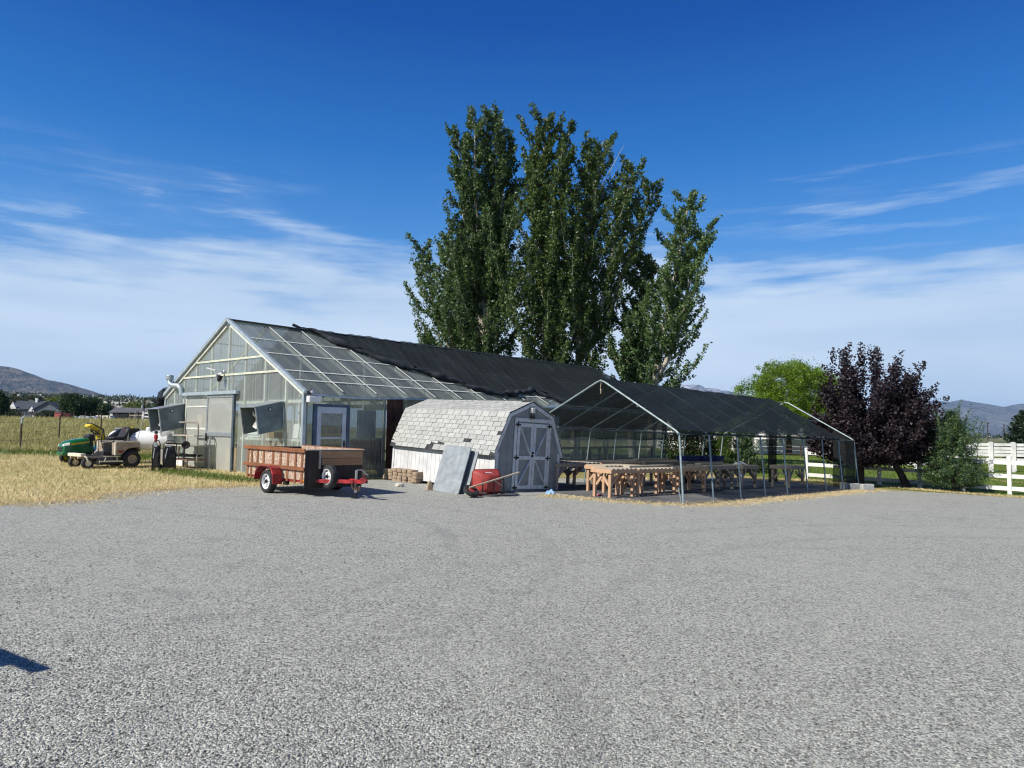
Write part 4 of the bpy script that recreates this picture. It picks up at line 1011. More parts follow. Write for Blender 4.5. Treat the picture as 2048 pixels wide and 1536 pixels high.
# ------------------------------------------------------------------ utility trailer
tl = thing('utility_trailer', 'red utility trailer with slatted redwood sides parked on the gravel', 'trailer', mat=frame((-4.875, 16.74, .10), 131.5, -.01, -.01))
L2, W2 = 1.24, .72
def build(b, n, m_, par=tl, **k): return b.build(n, m_, par, **k)
build(MB().box(-L2, -W2, .30, L2, -W2 + .06, .41).box(-L2, W2 - .06, .30, L2, W2, .41).box(-L2, -W2 + .06, .30, -L2 + .06, W2 - .06, .41).box(L2 - .06, -W2 + .06, .30, L2, W2 - .06, .41).box(-.1, -W2 + .06, .30, .0, W2 - .06, .38), 'chassis', redp, bevel=.005)
build(MB().box(-L2 + .01, -W2 + .01, .412, L2 - .01, W2 - .01, .43), 'floor', oldply)
for s_ in (-1, 1):
    y = s_ * (W2 - .0)
    build(MB().box(-L2, y - .012, .35, L2, y + .012, 1.02), 'side_panel', osb)
    for z0, z1 in ((.555, .635), (.945, 1.035)):
        build(MB().box(-L2 - .10, y + s_ * .045 - .018, z0, L2 + .015, y + s_ * .045 + .018, z1), 'side_rail', redwood, bevel=.005)
    for x in (-1.2, -1.03, -.76, -.49, -.08, .24, .55, .86, 1.12) if s_ < 0 else (-1.2, -.7, -.2, .3, .8, 1.15):
        x_ = x
        build(MB().box(x_ - .038, y + s_ * .020 - .0065, .27, x_ + .038, y + s_ * .020 + .0065, .985), 'slat', redwoodv, bevel=.003)
build(MB().box(-L2 - .02, -W2 + .015, .42, -L2 + .0, W2 - .015, 1.0), 'rear_panel', oldply)
build(MB().box(L2 + .0, -W2 - .03, .18, L2 + .02, W2 + .03, 1.0), 'front_panel', oldply)
build(MB().box(L2 + .02, -W2 + .36, .83, L2 + .045, W2 + .02, .985).box(L2 + .02, -W2 + .38, .67, L2 + .045, W2 + .02, .823), 'front_board', newboard, bevel=.004)
build(MB().box(L2 + .021, -W2 + .30, .6, L2 + .05, -W2 + .345, 1.0), 'front_cleat', paleplank)
build(MB().box(L2 - .03, -W2 - .03, 1.0, L2 + .06, W2 + .06, 1.022), 'top_cap', wood('bleached_cap_board', (.52, .47, .40), (.40, .35, .29), 1), bevel=.003)
def wheel(c, ax, r=.262, par=tl):
    w = MB().lathe([(.165, -.07), (.19, -.085), (.235, -.08), (r - .006, -.062), (r, -.03), (r, .03), (r - .006, .062), (.235, .08), (.19, .085), (.165, .07)], c, ax, 36).build('wheel', tyre, par, smooth=True)
    rm = MB().lathe([(.168, -.07), (.172, .072), (.160, .076), (.150, .050), (.145, .02), (.10, .028), (.07, .045), (.055, .05), (.055, .03), (0, .03)], c, ax, 36).build('rim', rimw, w, smooth=True)
    ax = Vector(ax); a = ax.orthogonal().normalized(); b = ax.cross(a); c = Vector(c)
    MB().lathe([(.034, .03), (.034, .075), (.028, .085), (0, .086)], c, ax, 16).build('hub_cap', blackm, w)
    lg = MB(); hl = MB()
    for k in range(5):
        t_ = 2 * math.pi * k / 5
        d = a * math.cos(t_) + b * math.sin(t_)
        lg.lathe([(.010, .03), (.010, .062), (0, .064)], c + d * .075, ax, 8)
    for k in range(8):
        t_ = 2 * math.pi * (k + .5) / 8; d = a * math.cos(t_) + b * math.sin(t_)
        hl.lathe([(.016, .029), (.016, .034), (0, .0345)], c + d * .118, ax, 10)
    lg.build('lug_nuts', chrome, w); hl.build('rim_holes', black, w)
    return w
wheel((.06, -.90, .262), (0, -1, 0)); wheel((.06, .90, .262), (0, 1, 0))
for s_ in (-1, 1):
    f = MB(); y0, y1 = s_ * .79, s_ * 1.03
    outer = [(-.37, .30), (-.33, .47), (-.24, .575), (-.12, .615), (.24, .615), (.34, .575), (.42, .45), (.45, .24)]
    inner = [(x * .96 + .002, z - .02) for x, z in outer]
    f.prism(outer + inner[::-1], lambda a, z: (a, y0, z), lambda a, z: (a, y1, z))
    build(f, 'fender', redp, bevel=.008)
build(MB().tube([(.06, -.92, .262), (.06, .92, .262)], .025), 'axle', blackm)
build(MB().box(.5, -.8, .22, .62, -.72, .3), 'light_bracket', blackm)
build(MB().box(L2 - .06, -W2 - .025, .33, L2 - .02, -W2 - .005, .37), 'side_marker', amber)
build(MB().beam((L2 - .1, -.5, .33), (2.02, -.03, .36), .06, .08).beam((L2 - .1, .5, .33), (2.02, .03, .36), .06, .08).beam((1.85, 0, .37), (2.3, 0, .37), .07, .08), 'tongue', redp, bevel=.006)
build(MB().loft([[(2.24, -.04, .36), (2.24, .04, .36), (2.24, .04, .45), (2.24, -.04, .45)], [(2.34, -.045, .35), (2.34, .045, .35), (2.34, .04, .46), (2.34, -.04, .46)], [(2.44, -.04, .35), (2.44, .04, .35), (2.44, .03, .42), (2.44, -.03, .42)]]).beam((2.32, 0, .44), (2.37, 0, .53), .03, .02), 'coupler', redp, bevel=.008)
jk = build(MB().tube([(1.98, .06, .12), (1.98, .06, .60)], .028, 14), 'jack', chrome, smooth=True)
MB().tube([(1.98, .06, .02), (1.98, .06, .14)], .02, 12).lathe([(.09, 0), (.09, .012), (.03, .03)], (1.98, .06, .003), (0, 0, 1), 18).build('jack_foot', blackm, jk)
MB().tube([(1.98, .06, .60), (2.06, .14, .61), (2.20, .2, .50)], .010).build('jack_crank', chrome, jk)
wheel((1.46, -.27, .44), (0, -1, 0))
build(MB().box(1.40, -.2, .36, 1.52, -.1, .5), 'spare_bracket', blackm)
ch = MB()
for s_ in (-1, 1):
    ch.tube([(2.0 + .16 * k / 8, s_ * (.05 + .02 * math.sin(k)), .33 - .2 * math.sin(math.pi * k / 8) * (1 if s_ > 0 else .7)) for k in range(9)], .012, 6)
build(ch, 'safety_chain', plain('rusty_chain', (.16, .08, .04), .7, .4))
build(MB().tube([(1.5, .0, .36), (1.75, .1, .25), (1.95, .02, .20), (2.1, .05, .3)], .006, 5), 'light_cable', black)

# ------------------------------------------------------------------ shade house
SHF = frame((4.07, 16.78, -.081), 45.5, -.0150, .012)
hs_ = thing('shade_house', 'open pipe framed shade house with black netting roof beside the greenhouse', 'shade house', mat=SHF)
SPC, NA = 1.385, 9
def arch_pts(k):
    base = [(0, 0), (.17, 1.58), (.20, 1.66), (.27, 1.72), (2.48, 2.95), (2.6, 2.99), (2.72, 2.95), (5.03, 1.80), (5.12, 1.74), (5.15, 1.64), (5.34, 0)]
    return [(k * SPC, y, z) for y, z in base]
for k in range(NA):
    jit = rng.normal(0, .015)
    pts = [(x + jit * z, y, z) for x, y, z in arch_pts(k)]
    pts[0] = (pts[0][0], pts[0][1], -.15); pts[-1] = (pts[-1][0], pts[-1][1], -.15)
    MB().tube(pts, .026 if k in (0, 8) else .022, 10).build('arch_pipe', pipe if k in (0, 2, 4, 8) else pipedark, hs_, smooth=True)
    if k in (2,):
        MB().tube([(k * SPC, .03, .58), (k * SPC, .045, .66)], .032, 10).build('pipe_joint', galv, hs_)
for y, z in ((.19, 1.65), (2.6, 2.96), (5.14, 1.70), (1.36, 2.30), (3.86, 2.34)):
    MB().tube([(-.04, y, z), (4 * SPC, y, z + rng.normal() * .012), (8 * SPC + .04, y, z)], .018, 8).build('purlin_pipe', pipedark, hs_, smooth=True)
MB().tube([(.0, .06, .0), (-.06, .12, .38)], .018, 8).build('ground_stake', pipe, hs_)
def rp_(s):
    """across the roof: s 0 right eave .. .5 ridge .. 1 left eave"""
    if s < .5: f = s / .5; return .18 + f * 2.42, 1.68 + f * 1.33
    f = (s - .5) / .5; return 2.6 + f * 2.54, 3.01 - f * 1.28
def rcloth(u, s):
    y, z = rp_(s); x = -.0 + u
    k = (u / SPC) % 1
    sag = -.05 * (math.sin(math.pi * k) ** 2) * math.sin(2 * math.pi * s) ** 2
    wr = .008 * math.sin(u * 9 + s * 30) + .010 * math.sin(u * 3.3 - s * 50)
    return (x, y, z + .050 + sag * .6 + wr)
n1 = MB().grid(rcloth, np.linspace(.06, 7.0 * SPC + .12, 130), np.linspace(0.0, 1.0, 70))
n1.build('roof_netting', netroof, hs_, smooth=True)
MB().grid(lambda u, s: (u, 5.16 + .02 * math.sin(u * 5), 1.74 - .30 * s + .03 * math.sin(u * 3.1) * s), np.linspace(.06, 7 * SPC, 90), [0, .3, .6, 1]).build('side_netting', netthin, hs_, smooth=True)
MB().grid(lambda u, s: (u, .17 - .01 * s, 1.70 - .06 * s + .012 * math.sin(u * 6.1) * s), np.linspace(.06, 7 * SPC, 90), [0, .5, 1]).build('side_netting', netroof, hs_, smooth=True)
# mesh flaps at the open far bay
fl_ = MB()
fl_.grid(lambda u, s: (7.0 * SPC + u, .16 - .12 * s + .03 * math.sin(u * 9 + s * 5), 1.66 - 1.62 * s), np.linspace(.45, 1.36, 18), np.linspace(0, 1, 16))
fl_.grid(lambda u, s: (8.02 * SPC + .03 * math.sin(u * 8), .14 + u, 1.68 + u * .52 - (1.66 + u * .52) * s), np.linspace(0, .75, 12), np.linspace(0, 1, 16))
fl_.build('end_flap', netthin, hs_, smooth=True)
hb = MB()
hb.grid(lambda u, s: (10.1 + u * (1 - .35 * math.sin(s * 3.0)) + .05 * math.sin(s * 6), 2.75 + .12 * math.sin(u * 14 + s * 3) - .15 * s, 2.85 - 2.78 * s), np.linspace(-.38, .40, 30), np.linspace(0, 1, 26))
hb.build('hanging_mesh', netthin, hs_, smooth=True)
tw = MB().tube([(.02, 2.56, 2.93), (.0, 2.57, 2.80), (.02, 2.58, 2.72)], .007, 5); tw.tube([(.0, 2.55, 2.76), (.02, 2.57, 2.64)], [.02, .012], 6)
tw.build('tie_cord', wood('twine', (.5, .42, .3), (.4, .32, .2), 2), hs_)
# black ground cloth
pts = [(-.75, 3.6), (-.95, 1.4), (-.45, .35), (-.1, -.12), (.9, -.28), (3.2, -.26), (6., -.22), (9., -.25), (11.4, -.2), (11.5, 5.6), (-.6, 5.7)]
gp = []
for i in range(len(pts)):
    p, q = np.array(pts[i]), np.array(pts[(i + 1) % len(pts)]); n_ = max(1, int(np.linalg.norm(q - p) / .25))
    for k in range(n_):
        v = p + (q - p) * k / n_ + rng.normal(0, .018, 2); w_ = SHF @ Vector((v[0], v[1], 0)); gp.append((w_.x, w_.y, gz(w_.x, w_.y) + .016))
fb = MB().add(gp, [tuple(range(len(gp)))]).build('ground_cloth', fabric)
if fb.data.polygons[0].normal.z < 0: fb.data.flip_normals()
structure(fb)
E_ = [SHF @ Vector((x, y, 0)) for x, y in [(-1.6, 3.0), (-1.15, 1.5), (-.55, .1), (.6, -.45), (3.2, -.45), (6., -.42), (9., -.45), (11.4, -.42)]]
litter('straw_strip', [(p.x, p.y) for p in E_], 13000, .27, .04, .014, strawblade)
E_ = [SHF @ Vector((x, y, 0)) for x, y in [(4., 5.9), (8., 5.9), (11.8, 5.4), (12., 2.6), (11.9, .4)]]
litter('straw_behind', [(p.x, p.y) for p in E_], 9000, .28, .05, .02, strawblade)

# ------------------------------------------------------------------ wooden benches under the netting
def bench(x0, x1, y0, y1, h, mid, legm, label, topm=None, grp='wooden plant benches in the shade house'):
    lx, ly = x1 - x0, y1 - y0
    w = SHF @ Vector((x0, y0, 0)); w.z = gz(w.x, w.y) + .016
    M_ = SHF.copy(); M_.translation = w
    o = thing('plant_bench', label, 'bench', mat=M_, group=grp)
    fr = MB(); t_ = .04
    fr.box(-t_, -t_, h - .10, lx + t_, -.001, h).box(-t_, ly + .001, h - .10, lx + t_, ly + t_, h).box(-t_, 0, h - .10, -.001, ly, h).box(lx + .001, 0, h - .10, lx + t_, ly, h)
    fr.build('bench_frame', legm, o, bevel=.004)
    sl_ = MB(); n = int(lx / .17)
    for i in range(n):
        x = .02 + i * (lx - .12) / (n - 1)
        sl_.box(x, -t_, h + .001, x + .08, ly + t_, h + .022)
    sl_.build('slat_top', topm or slatwood, o)
    xs = [.0, lx - .09] + ([lx / 2 - .045] if mid else [])
    for x in xs:
        for y in (.0, ly - .09):
            MB().box(x + .006, y + .006, -.02, x + .084, y + .084, h - .002).build('leg', legm, o, bevel=.004)
            if mid and x == xs[2]: continue
            sx_ = 1 if x < lx / 2 - .06 else -1
            br = MB()
            br.beam((x + .045 + sx_ * .045, y + .045, h - .40), (x + .045 + sx_ * .30, y + .045, h - .12), .035, .065)
            sy_ = 1 if y < ly / 2 else -1
            br.beam((x + .045, y + .045 + sy_ * .045, h - .40), (x + .045, y + .045 + sy_ * min(.32, ly * .36), h - (.13 if ly > .8 else .20)), .035, .065)
            br.build('brace', legm, o)
    return o
bench(-.62, .40, 1.68, 2.25, .70, 0, cedar, 'short cedar plant bench nearest the yard at the front of the shade house')
bench(.52, 2.34, 1.68, 2.25, .69, 1, cedar, 'cedar plant bench with a mid leg, second along the open side')
bench(2.50, 3.95, 1.72, 2.30, .70, 0, cedar, 'cedar plant bench third back along the open side')
bench(4.10, 5.85, 1.85, 2.45, .72, 1, greywood, 'weathered grey plant bench with a mid leg, fourth back along the open side')
bench(6.05, 7.05, 1.70, 2.35, .72, 0, greywood, 'short grey plant bench before the hanging mesh')
bench(8.45, 9.55, 1.25, 1.90, .70, 0, greywood, 'last grey plant bench at the far open end of the shade house')
bench(.50, 2.25, 2.75, 3.38, .70, 0, cedar, 'cedar plant bench at the front of the middle row')
bench(-.25, 1.55, 3.80, 4.95, .72, 0, greywood, 'plant bench just behind the white shed corner')
bench(1.75, 3.70, 3.85, 4.95, .72, 1, cedar, 'cedar plant bench in the back row along the greenhouse side')
bench(3.90, 5.80, 3.85, 4.90, .74, 1, greywood, 'grey plant bench in the back row under a long pale plank')
bench(6.00, 8.60, 3.75, 4.80, .72, 1, greywood, 'grey back row bench carrying the long blue trays')
def on_sh(x, y, z): 
    w = SHF @ Vector((x, y, 0)); return Vector((w.x, w.y, gz(w.x, w.y) + .016 + z))
SROT = math.atan2(SHF[1][0], SHF[0][0])
for x, y, z, lx, lb in ((.6, 2.0, .705, 2.2, 'pale plank lying along the second cedar bench'), (3.95, 4.1, .765, 1.8, 'long pale plank on the grey back row bench'), (4.2, 2.05, .745, 1.4, 'short pale plank on the fourth bench of the open side')):
    o = MB().box(0, 0, 0, lx, .2, .05).build('loose_plank', paleplank, bevel=.004); o.location = on_sh(x, y, z + .005); o.rotation_euler = (0, .012, SROT + rng.normal() * .02)
    tag(o, lb, 'plank', 'loose planks on the plant benches')
def tray(x, y, lx, lb):
    b = MB(); b.loft([[(0, 0, .16), (lx, 0, .16), (lx, .34, .16), (0, .34, .16)], [(.04, .04, 0), (lx - .04, .04, 0), (lx - .04, .30, 0), (.04, .30, 0)]], caps=False)
    b.add([(.05, .05, .012), (lx - .05, .05, .012), (lx - .05, .29, .012), (.05, .29, .012)], [(0, 1, 2, 3)])
    b.tube([(0, 0, .16), (lx, 0, .16), (lx, .34, .16), (0, .34, .16), (0, 0, .16)], .014, 6)
    o = b.build('blue_tray', bluep); o.location = on_sh(x, y, .745); o.rotation_euler = (0, 0, SROT); return tag(o, lb, 'tray', 'blue trays on the back bench')
tray(6.1, 3.75, 1.1, 'dark blue tray, nearest of three on the back row bench'); tray(7.2, 3.72, .9, 'dark blue tray in the middle of the row of three'); tray(8.05, 3.7, .6, 'short dark blue tray at the far end of the row of three')
rag('dark_cloth', 'dark folded cloth lying on the second cedar bench', 'cloth', on_sh(1.9, 2.2, .715), .22, .06, bluepanel if False else trimdark)
rag('white_bag', 'pale crumpled bag on the short grey bench', 'bag', on_sh(6.5, 2.0, .745), .22, .10, paper)
# dark tub under the benches
o = MB().lathe([(0, 0), (.25, .01), (.32, .34), (.34, .36), (.31, .36), (.24, .05), (0, .04)], (0, 0, 0), (0, 0, 1), 24).build('black_tub', black, smooth=True); o.location = on_sh(6.9, 4.2, .0) ; tag(o, 'round black tub on the ground beneath the blue trays', 'tub')

# cinder blocks at the far corner
def cinderblock(label, x, y, rz, end=False):
    b = MB(); l, w, h = .40, .20, .20; t_ = .035
    b.box(0, 0, 0, l, t_, h).box(0, w - t_, 0, l, w, h)
    for a in (0, l / 2 - t_ / 2, l - t_): b.box(a, t_ + .001, 0, a + t_, w - t_ - .001, h)
    o = b.build('cinder_block', cinder, bevel=.006); z = gz(x, y) + .01
    o.matrix_world = Matrix.Translation((x, y, z)) @ Matrix.Rotation(rz, 4, 'Z') @ (Matrix.Translation((0, 0.2, 0)) @ Matrix.Rotation(R(90), 4, 'X') if end else Matrix.Identity(4))
    return tag(o, label, 'cinder block', 'cinder blocks at the shade house corner')
cinderblock('hollow cinder block on its side, left of the three, core facing the yard', 11.14, 23.72, .9, True)
cinderblock('cinder block between the shade house corner post and its neighbours', 11.33, 23.78, .35)
cinderblock('cinder block right of the corner post under the purple tree', 11.72, 23.75, .15)
# ------------------------------------------------------------------ white rail fences
def rail_fence(label, A, B, n, h, rails, group=None, start_overhang=0., mat=whitep, post_w=.12, rail_h=.14, cap=True):
    A = Vector(A + (0,)); B = Vector(B + (0,)); d = (B - A) / n
    o = thing('rail_fence', label, 'fence', (A.x, A.y, gz(A.x, A.y)), 0, group)
    O = Vector((A.x, A.y, gz(A.x, A.y)))
    P = []
    for k in range(n + 1):
        p = A + d * k; p.z = gz(p.x, p.y); P.append(p - O)
    rot = math.atan2(d.y, d.x)
    for p in P:
        b = MB(); w = post_w / 2; c, s = math.cos(rot), math.sin(rot)
        q = [(x * c - y * s, x * s + y * c) for x, y in ((-w, -w), (w, -w), (w, w), (-w, w))]
        b.prism(q, lambda x, y: (p.x + x, p.y + y, p.z - .15), lambda x, y: (p.x + x, p.y + y, p.z + h))
        if cap:
            q2 = [(x * 1.12, y * 1.12) for x, y in q]
            b.prism(q2, lambda x, y: (p.x + x, p.y + y, p.z + h + .001), lambda x, y: (p.x + x, p.y + y, p.z + h + .02))
            b.prism(q2, lambda x, y: (p.x + x, p.y + y, p.z + h + .021), lambda x, y: (p.x + x * .2, p.y + y * .2, p.z + h + .06))
        b.build('post', mat, o)
    u = d.normalized() * post_w / 2
    for k in range(n):
        for z in rails:
            MB().beam(P[k] + Vector((0, 0, z)) + u, P[k + 1] + Vector((0, 0, z)) - u, .045, rail_h).build('rail', mat, o)
    return o
f0 = rail_fence('white three rail vinyl fence running behind the purple tree and juniper', (12.147, 29.277), (19.979, 21.466), 8, 1.24, (.20, .62, 1.08))
MB_ = MB()
# far white fences over the paddock
def far_fence(label, p0, p1, n, h, rails, rh, lattice=False):
    o = rail_fence(label, p0, p1, n, h, rails, rail_h=rh, post_w=.16)
    return o
rail_fence('far white board fence with open lattice top, right of the juniper', (27.6, 43.), (32.4, 42.1), 4, 1.75, (.75, 1.02, 1.22, 1.42, 1.64), rail_h=.165, post_w=.2)
rail_fence('far white rail fence beyond the paddock at the right edge', (32.6, 42.1), (39., 41.), 3, 1.35, (.35, .75, 1.2), rail_h=.16, post_w=.16)
rail_fence('far white rail fence seen between the juniper and purple tree', (23.5, 44.), (27.4, 43.1), 3, 1.5, (.4, .85, 1.35), rail_h=.2, post_w=.16)
rail_fence('far dark rail paddock fence below the lime green tree', (24.5, 64.), (37.5, 62.), 9, 1.15, (.35, .75, 1.08), rail_h=.09, post_w=.12, mat=bark_dark, cap=False)
rail_fence('far white fence strip behind the dark paddock rails', (23., 74.), (41., 71.), 7, 1.45, (.22, .6, 1.0, 1.35), rail_h=.36, post_w=.16)

# ------------------------------------------------------------------ trees
def branch_mesh(mb, P, r0, r1, n=5):
    m = len(P); mb.tube(P, [r0 + (r1 - r0) * i / (m - 1) for i in range(m)], n, caps=False)
poplar_leaf = leafmat('poplar_leaf', (.020, .052, .015), (.130, .215, .058), .38, .35, .46, (.14, .20, .085))
poplar_leaf2 = leafmat('poplar_leaf_olive', (.024, .058, .013), (.138, .218, .050), .38, .35, .46, (.165, .21, .065))
poplar_leaf3 = leafmat('poplar_leaf_light', (.034, .080, .024), (.160, .26, .078), .4, .4, .45, (.19, .26, .11))
def poplar(label, base, H, prof, lean, nb, nl, leafm, seed, leaf=.145, bare=0, start=.14, group='tall poplars behind the greenhouse', steep=.95, crowd=1., leaders=()):
    global rng
    rr = np.random.default_rng(seed); keep = rng; rng = rr
    x0, y0 = base; z0 = gz(x0, y0)
    o = thing('poplar_tree', label, 'tree', (x0, y0, z0), 0, group)
    trunk = lambda t: np.array([lean[0] * t ** 1.3 + .25 * math.sin(t * 5 + seed), lean[1] * t + .2 * math.cos(t * 4 + seed), H * t])
    tb = MB(); branch_mesh(tb, [trunk(i / 14) for i in range(15)], .018 * H ** .95, .03, 9)
    bb = MB(); L = []
    stems = [(trunk, start, 1., nb)]
    for (dx, dy, h) in leaders:
        t0 = .30; p0 = trunk(t0); p1 = trunk(1.) * np.array([1, 1, 0]) + np.array([dx, dy, h])
        fn = (lambda p0, p1: lambda t: p0 + (p1 - p0) * np.array([t ** .75, t ** .75, t]) + np.array([.12 * math.sin(t * 7), .1 * math.cos(t * 6), 0]))(p0, p1)
        branch_mesh(tb, [fn(i / 9) for i in range(10)], .011 * H, .022, 7)
        stems.append((fn, .12, .62, int(nb * .5)))
    for fn, st0, sc_, nbr in stems:
      for i in range(nbr):
        t = st0 + (1 - st0) * ((i + rr.uniform(0, 1)) / nbr) * .985
        s0 = fn(t); tz = s0[2] / H
        ln = sc_ * float(np.interp(tz, [p[0] for p in prof], [p[1] for p in prof])) * (rr.uniform(.40, .90) if i % 4 else rr.uniform(1.05, 1.6))
        ln = max(ln, .5)
        a = i * 2.39996 + rr.normal() * .4
        out = np.array([math.cos(a), math.sin(a), 0])
        st = steep * rr.uniform(.75, 1.35) * (1.05 - .35 * tz)
        bend_ = rr.normal() * .25; sd = np.array([-out[1], out[0], 0])
        def bp(s): return s0 + out * ln * (s - .22 * s * s) + sd * bend_ * ln * s * s + np.array([0, 0, ln * st * (.45 * s + .75 * s * s)])
        branch_mesh(bb, [bp(k / 7) for k in range(8)], .011 * ln + .010, .005, 4)
        nt = int(9 + 6 * ln)
        for j in range(nt):
            s = .10 + .90 * (j + rr.uniform(0, 1)) / nt
            p = bp(s); tg = bp(min(1.02, s + .06)) - bp(s - .04); tg /= np.linalg.norm(tg)
            tl_ = (.28 + .75 * (1 - s) ** .8 * min(1, ln / 2.5)) * rr.uniform(.5, 1.25)
            d = tg * rr.uniform(.6, 1.3) + rr.normal(size=3) * np.array([.5, .5, .28]) + np.array([0, 0, .25]); d /= np.linalg.norm(d)
            if j % 3 == 0: branch_mesh(bb, [p, p + d * tl_ * .6, p + d * tl_], .008, .003, 3)
            L.append((p, d, tl_))
    w = np.array([l[2] for l in L]) ** .9; pick = rr.choice(len(L), nl, p=w / w.sum())
    P = np.array([l[0] for l in L])[pick]; D = np.array([l[1] for l in L])[pick]; T = np.array([l[2] for l in L])[pick]
    tt = rr.uniform(0, 1.05, nl)
    C = P + D * (T * tt)[:, None] + rr.normal(size=(nl, 3)) * (.045 + .07 * (1 - tt) * crowd)[:, None]
    C = C[C[:, 2] > .6]
    for k in range(bare):
        t = rr.uniform(.55, .8); s0 = trunk(t); a = rr.uniform(-.5, .5); e = np.array([math.cos(a) * rr.uniform(1.4, 2.4), rr.normal() * .6, rr.uniform(3.6, 5.6)])
        branch_mesh(bb, [s0 + np.array([.6, 0, .3]) * 0 + e * s * np.array([s ** .3, 1, 1]) for s in (0, .3, .6, .85, 1)], .035, .004, 4)
        for q in range(4):
            s = rr.uniform(.4, .9); p = s0 + e * s * np.array([s ** .3, 1, 1]); branch_mesh(bb, [p, p + np.array([rr.normal() * .3, rr.normal() * .3, rr.uniform(.6, 1.2)])], .010, .003, 3)
    tb.build('trunk', bark_pale, o, smooth=True); bb.build('branches', bark_pale, o)
    leaves('crown', C, leaf, leafm, o, .72)
    rng = keep; return o
# x at Y: px 1024 + 1420 * x / Y
poplar('tallest dark poplar on the left of the clump behind the greenhouse', (-1.6, 43.), 21.3, [(.1, 3.2), (.25, 3.8), (.45, 3.4), (.6, 2.8), (.75, 2.1), (.9, 1.3), (1, .8)], (.3, .2), 100, 104000, poplar_leaf, 11, steep=1.0, leaders=((-2.3, .2, 20.0), (.95, .3, 19.8), (-1.2, -.8, 20.8)))
poplar('poplar with long ascending limbs leaning out at the left edge of the clump', (-2.9, 44.5), 13.4, [(.1, 2.4), (.3, 3.2), (.55, 3.2), (.8, 2.2), (1, 1.1)], (-1.0, .3), 60, 44000, poplar_leaf3, 12, steep=1.0, leaders=((-1.8, .2, 13.2), (.9, -.3, 14.2)))
poplar('olive green poplar with a pale forked trunk in the middle of the clump', (1.7, 42.), 20.6, [(.1, 3.0), (.25, 3.4), (.45, 2.5), (.6, 1.8), (.75, 1.6), (.9, 1.2), (1, .8)], (.3, .2), 90, 72000, poplar_leaf2, 13, steep=1.05, leaders=((1.4, .2, 20.0), (-.5, -.4, 18.4)))
poplar('wide poplar with bare pale twigs on its right side, right of the middle trunk', (3.6, 43.), 19.7, [(.1, 2.6), (.25, 2.6), (.45, 2.5), (.6, 2.8), (.75, 2.4), (.9, 1.4), (1, .9)], (1.8, .0), 85, 64000, poplar_leaf2, 14, bare=5, steep=.95, leaders=((1.9, .0, 18.2), (3.2, .3, 16.9), (-.9, -.3, 19.2)))
poplar('dark short poplar between the big clump and the slim right hand poplar', (7.2, 43.5), 12.6, [(.1, 1.8), (.3, 2.2), (.55, 1.5), (.8, 1.0), (1, .6)], (.9, 0), 60, 27000, poplar_leaf, 15, steep=1.05)
poplar('slim airy poplar standing apart on the right with a visible pale trunk', (8.3, 42.), 16.3, [(.1, 2.8), (.2, 3.4), (.4, 3.2), (.55, 2.6), (.75, 1.8), (.9, 1.0), (1, .7)], (2.1, .1), 75, 38000, poplar_leaf3, 16, steep=.75, crowd=.8, leaders=((.9, 0, 14.0),))
poplar('thin sapling top showing above the greenhouse ridge left of the clump', (-5.7, 46.), 7.4, [(.1, .8), (.5, .9), (.8, .7), (1, .4)], (.1, 0), 34, 5000, poplar_leaf3, 17, .15, start=.25, steep=1.5)

def bushy(name, label, base, trunk_h, clumps, nl, leafm, leaf, seed, barkm=bark_dark, spread=.42, cat='tree', group=None, tr=.16, aspect=.6, shell=.55, limbs=True, stems=1, droop=0.):
    """crown made of leaf clumps: (dx, dy, z, rx, ry, rz)"""
    global rng
    rr = np.random.default_rng(seed); keep = rng; rng = rr
    x0, y0 = base; o = thing(name, label, cat, (x0, y0, gz(x0, y0)), 0, group)
    tb = MB()
    for s in range(stems):
        a = s * 2.1 + .4; off = .0 if stems == 1 else tr * 1.6
        b0 = np.array([math.cos(a) * off, math.sin(a) * off, -.1]); b1 = b0 * 2.6 + np.array([0, 0, trunk_h])
        branch_mesh(tb, [b0, b0 * 1.3 + np.array([.03, .02, trunk_h * .5]), b1], tr, tr * .6, 8)
    if limbs:
        for c in clumps:
            p = np.array([0, 0, trunk_h * .9]); q = np.array(c[:3]); md = p * .5 + q * .5 + np.array([rr.normal() * .1, rr.normal() * .1, .1 * c[5]])
            branch_mesh(tb, [p, md, q], tr * .42, .012, 5)
    tb.build('trunk', barkm, o, smooth=True)
    vol = np.array([c[3] * c[4] * c[5] for c in clumps]) ** .67; pick = rr.choice(len(clumps), 1200, p=vol / vol.sum())
    A = np.array(clumps)
    # sub clumps near each clump's surface, then leaves about each sub clump
    d = rr.normal(size=(1200, 3)); d /= np.linalg.norm(d, axis=1)[:, None]
    rad = rr.uniform(shell, 1.02, 1200)
    S = A[pick, :3] + d * A[pick, 3:] * rad[:, None]
    size = spread * A[pick, 3:].mean(1) * rr.uniform(.35, .8, 1200)
    k = rr.choice(1200, nl); jit = rr.normal(size=(nl, 3)) * size[k][:, None] * .55
    jit[:, 2] *= .75; C = S[k] + jit
    C[:, 2] -= droop * np.abs(jit[:, 0])
    C = C[C[:, 2] > .05]
    leaves('crown', C, leaf, leafm, o, aspect); rng = keep; return o
lime = leafmat('lime_willow_leaf', (.085, .17, .008), (.19, .30, .016), .4, .25, .5, (.25, .36, .03))
plum = leafmat('purple_plum_leaf', (.006, .0035, .0055), (.026, .011, .017), .15, .6, .6, (.036, .024, .036))
jun = leafmat('juniper_spray', (.022, .058, .026), (.085, .155, .06), .25, 1.2, .5, (.17, .23, .05))
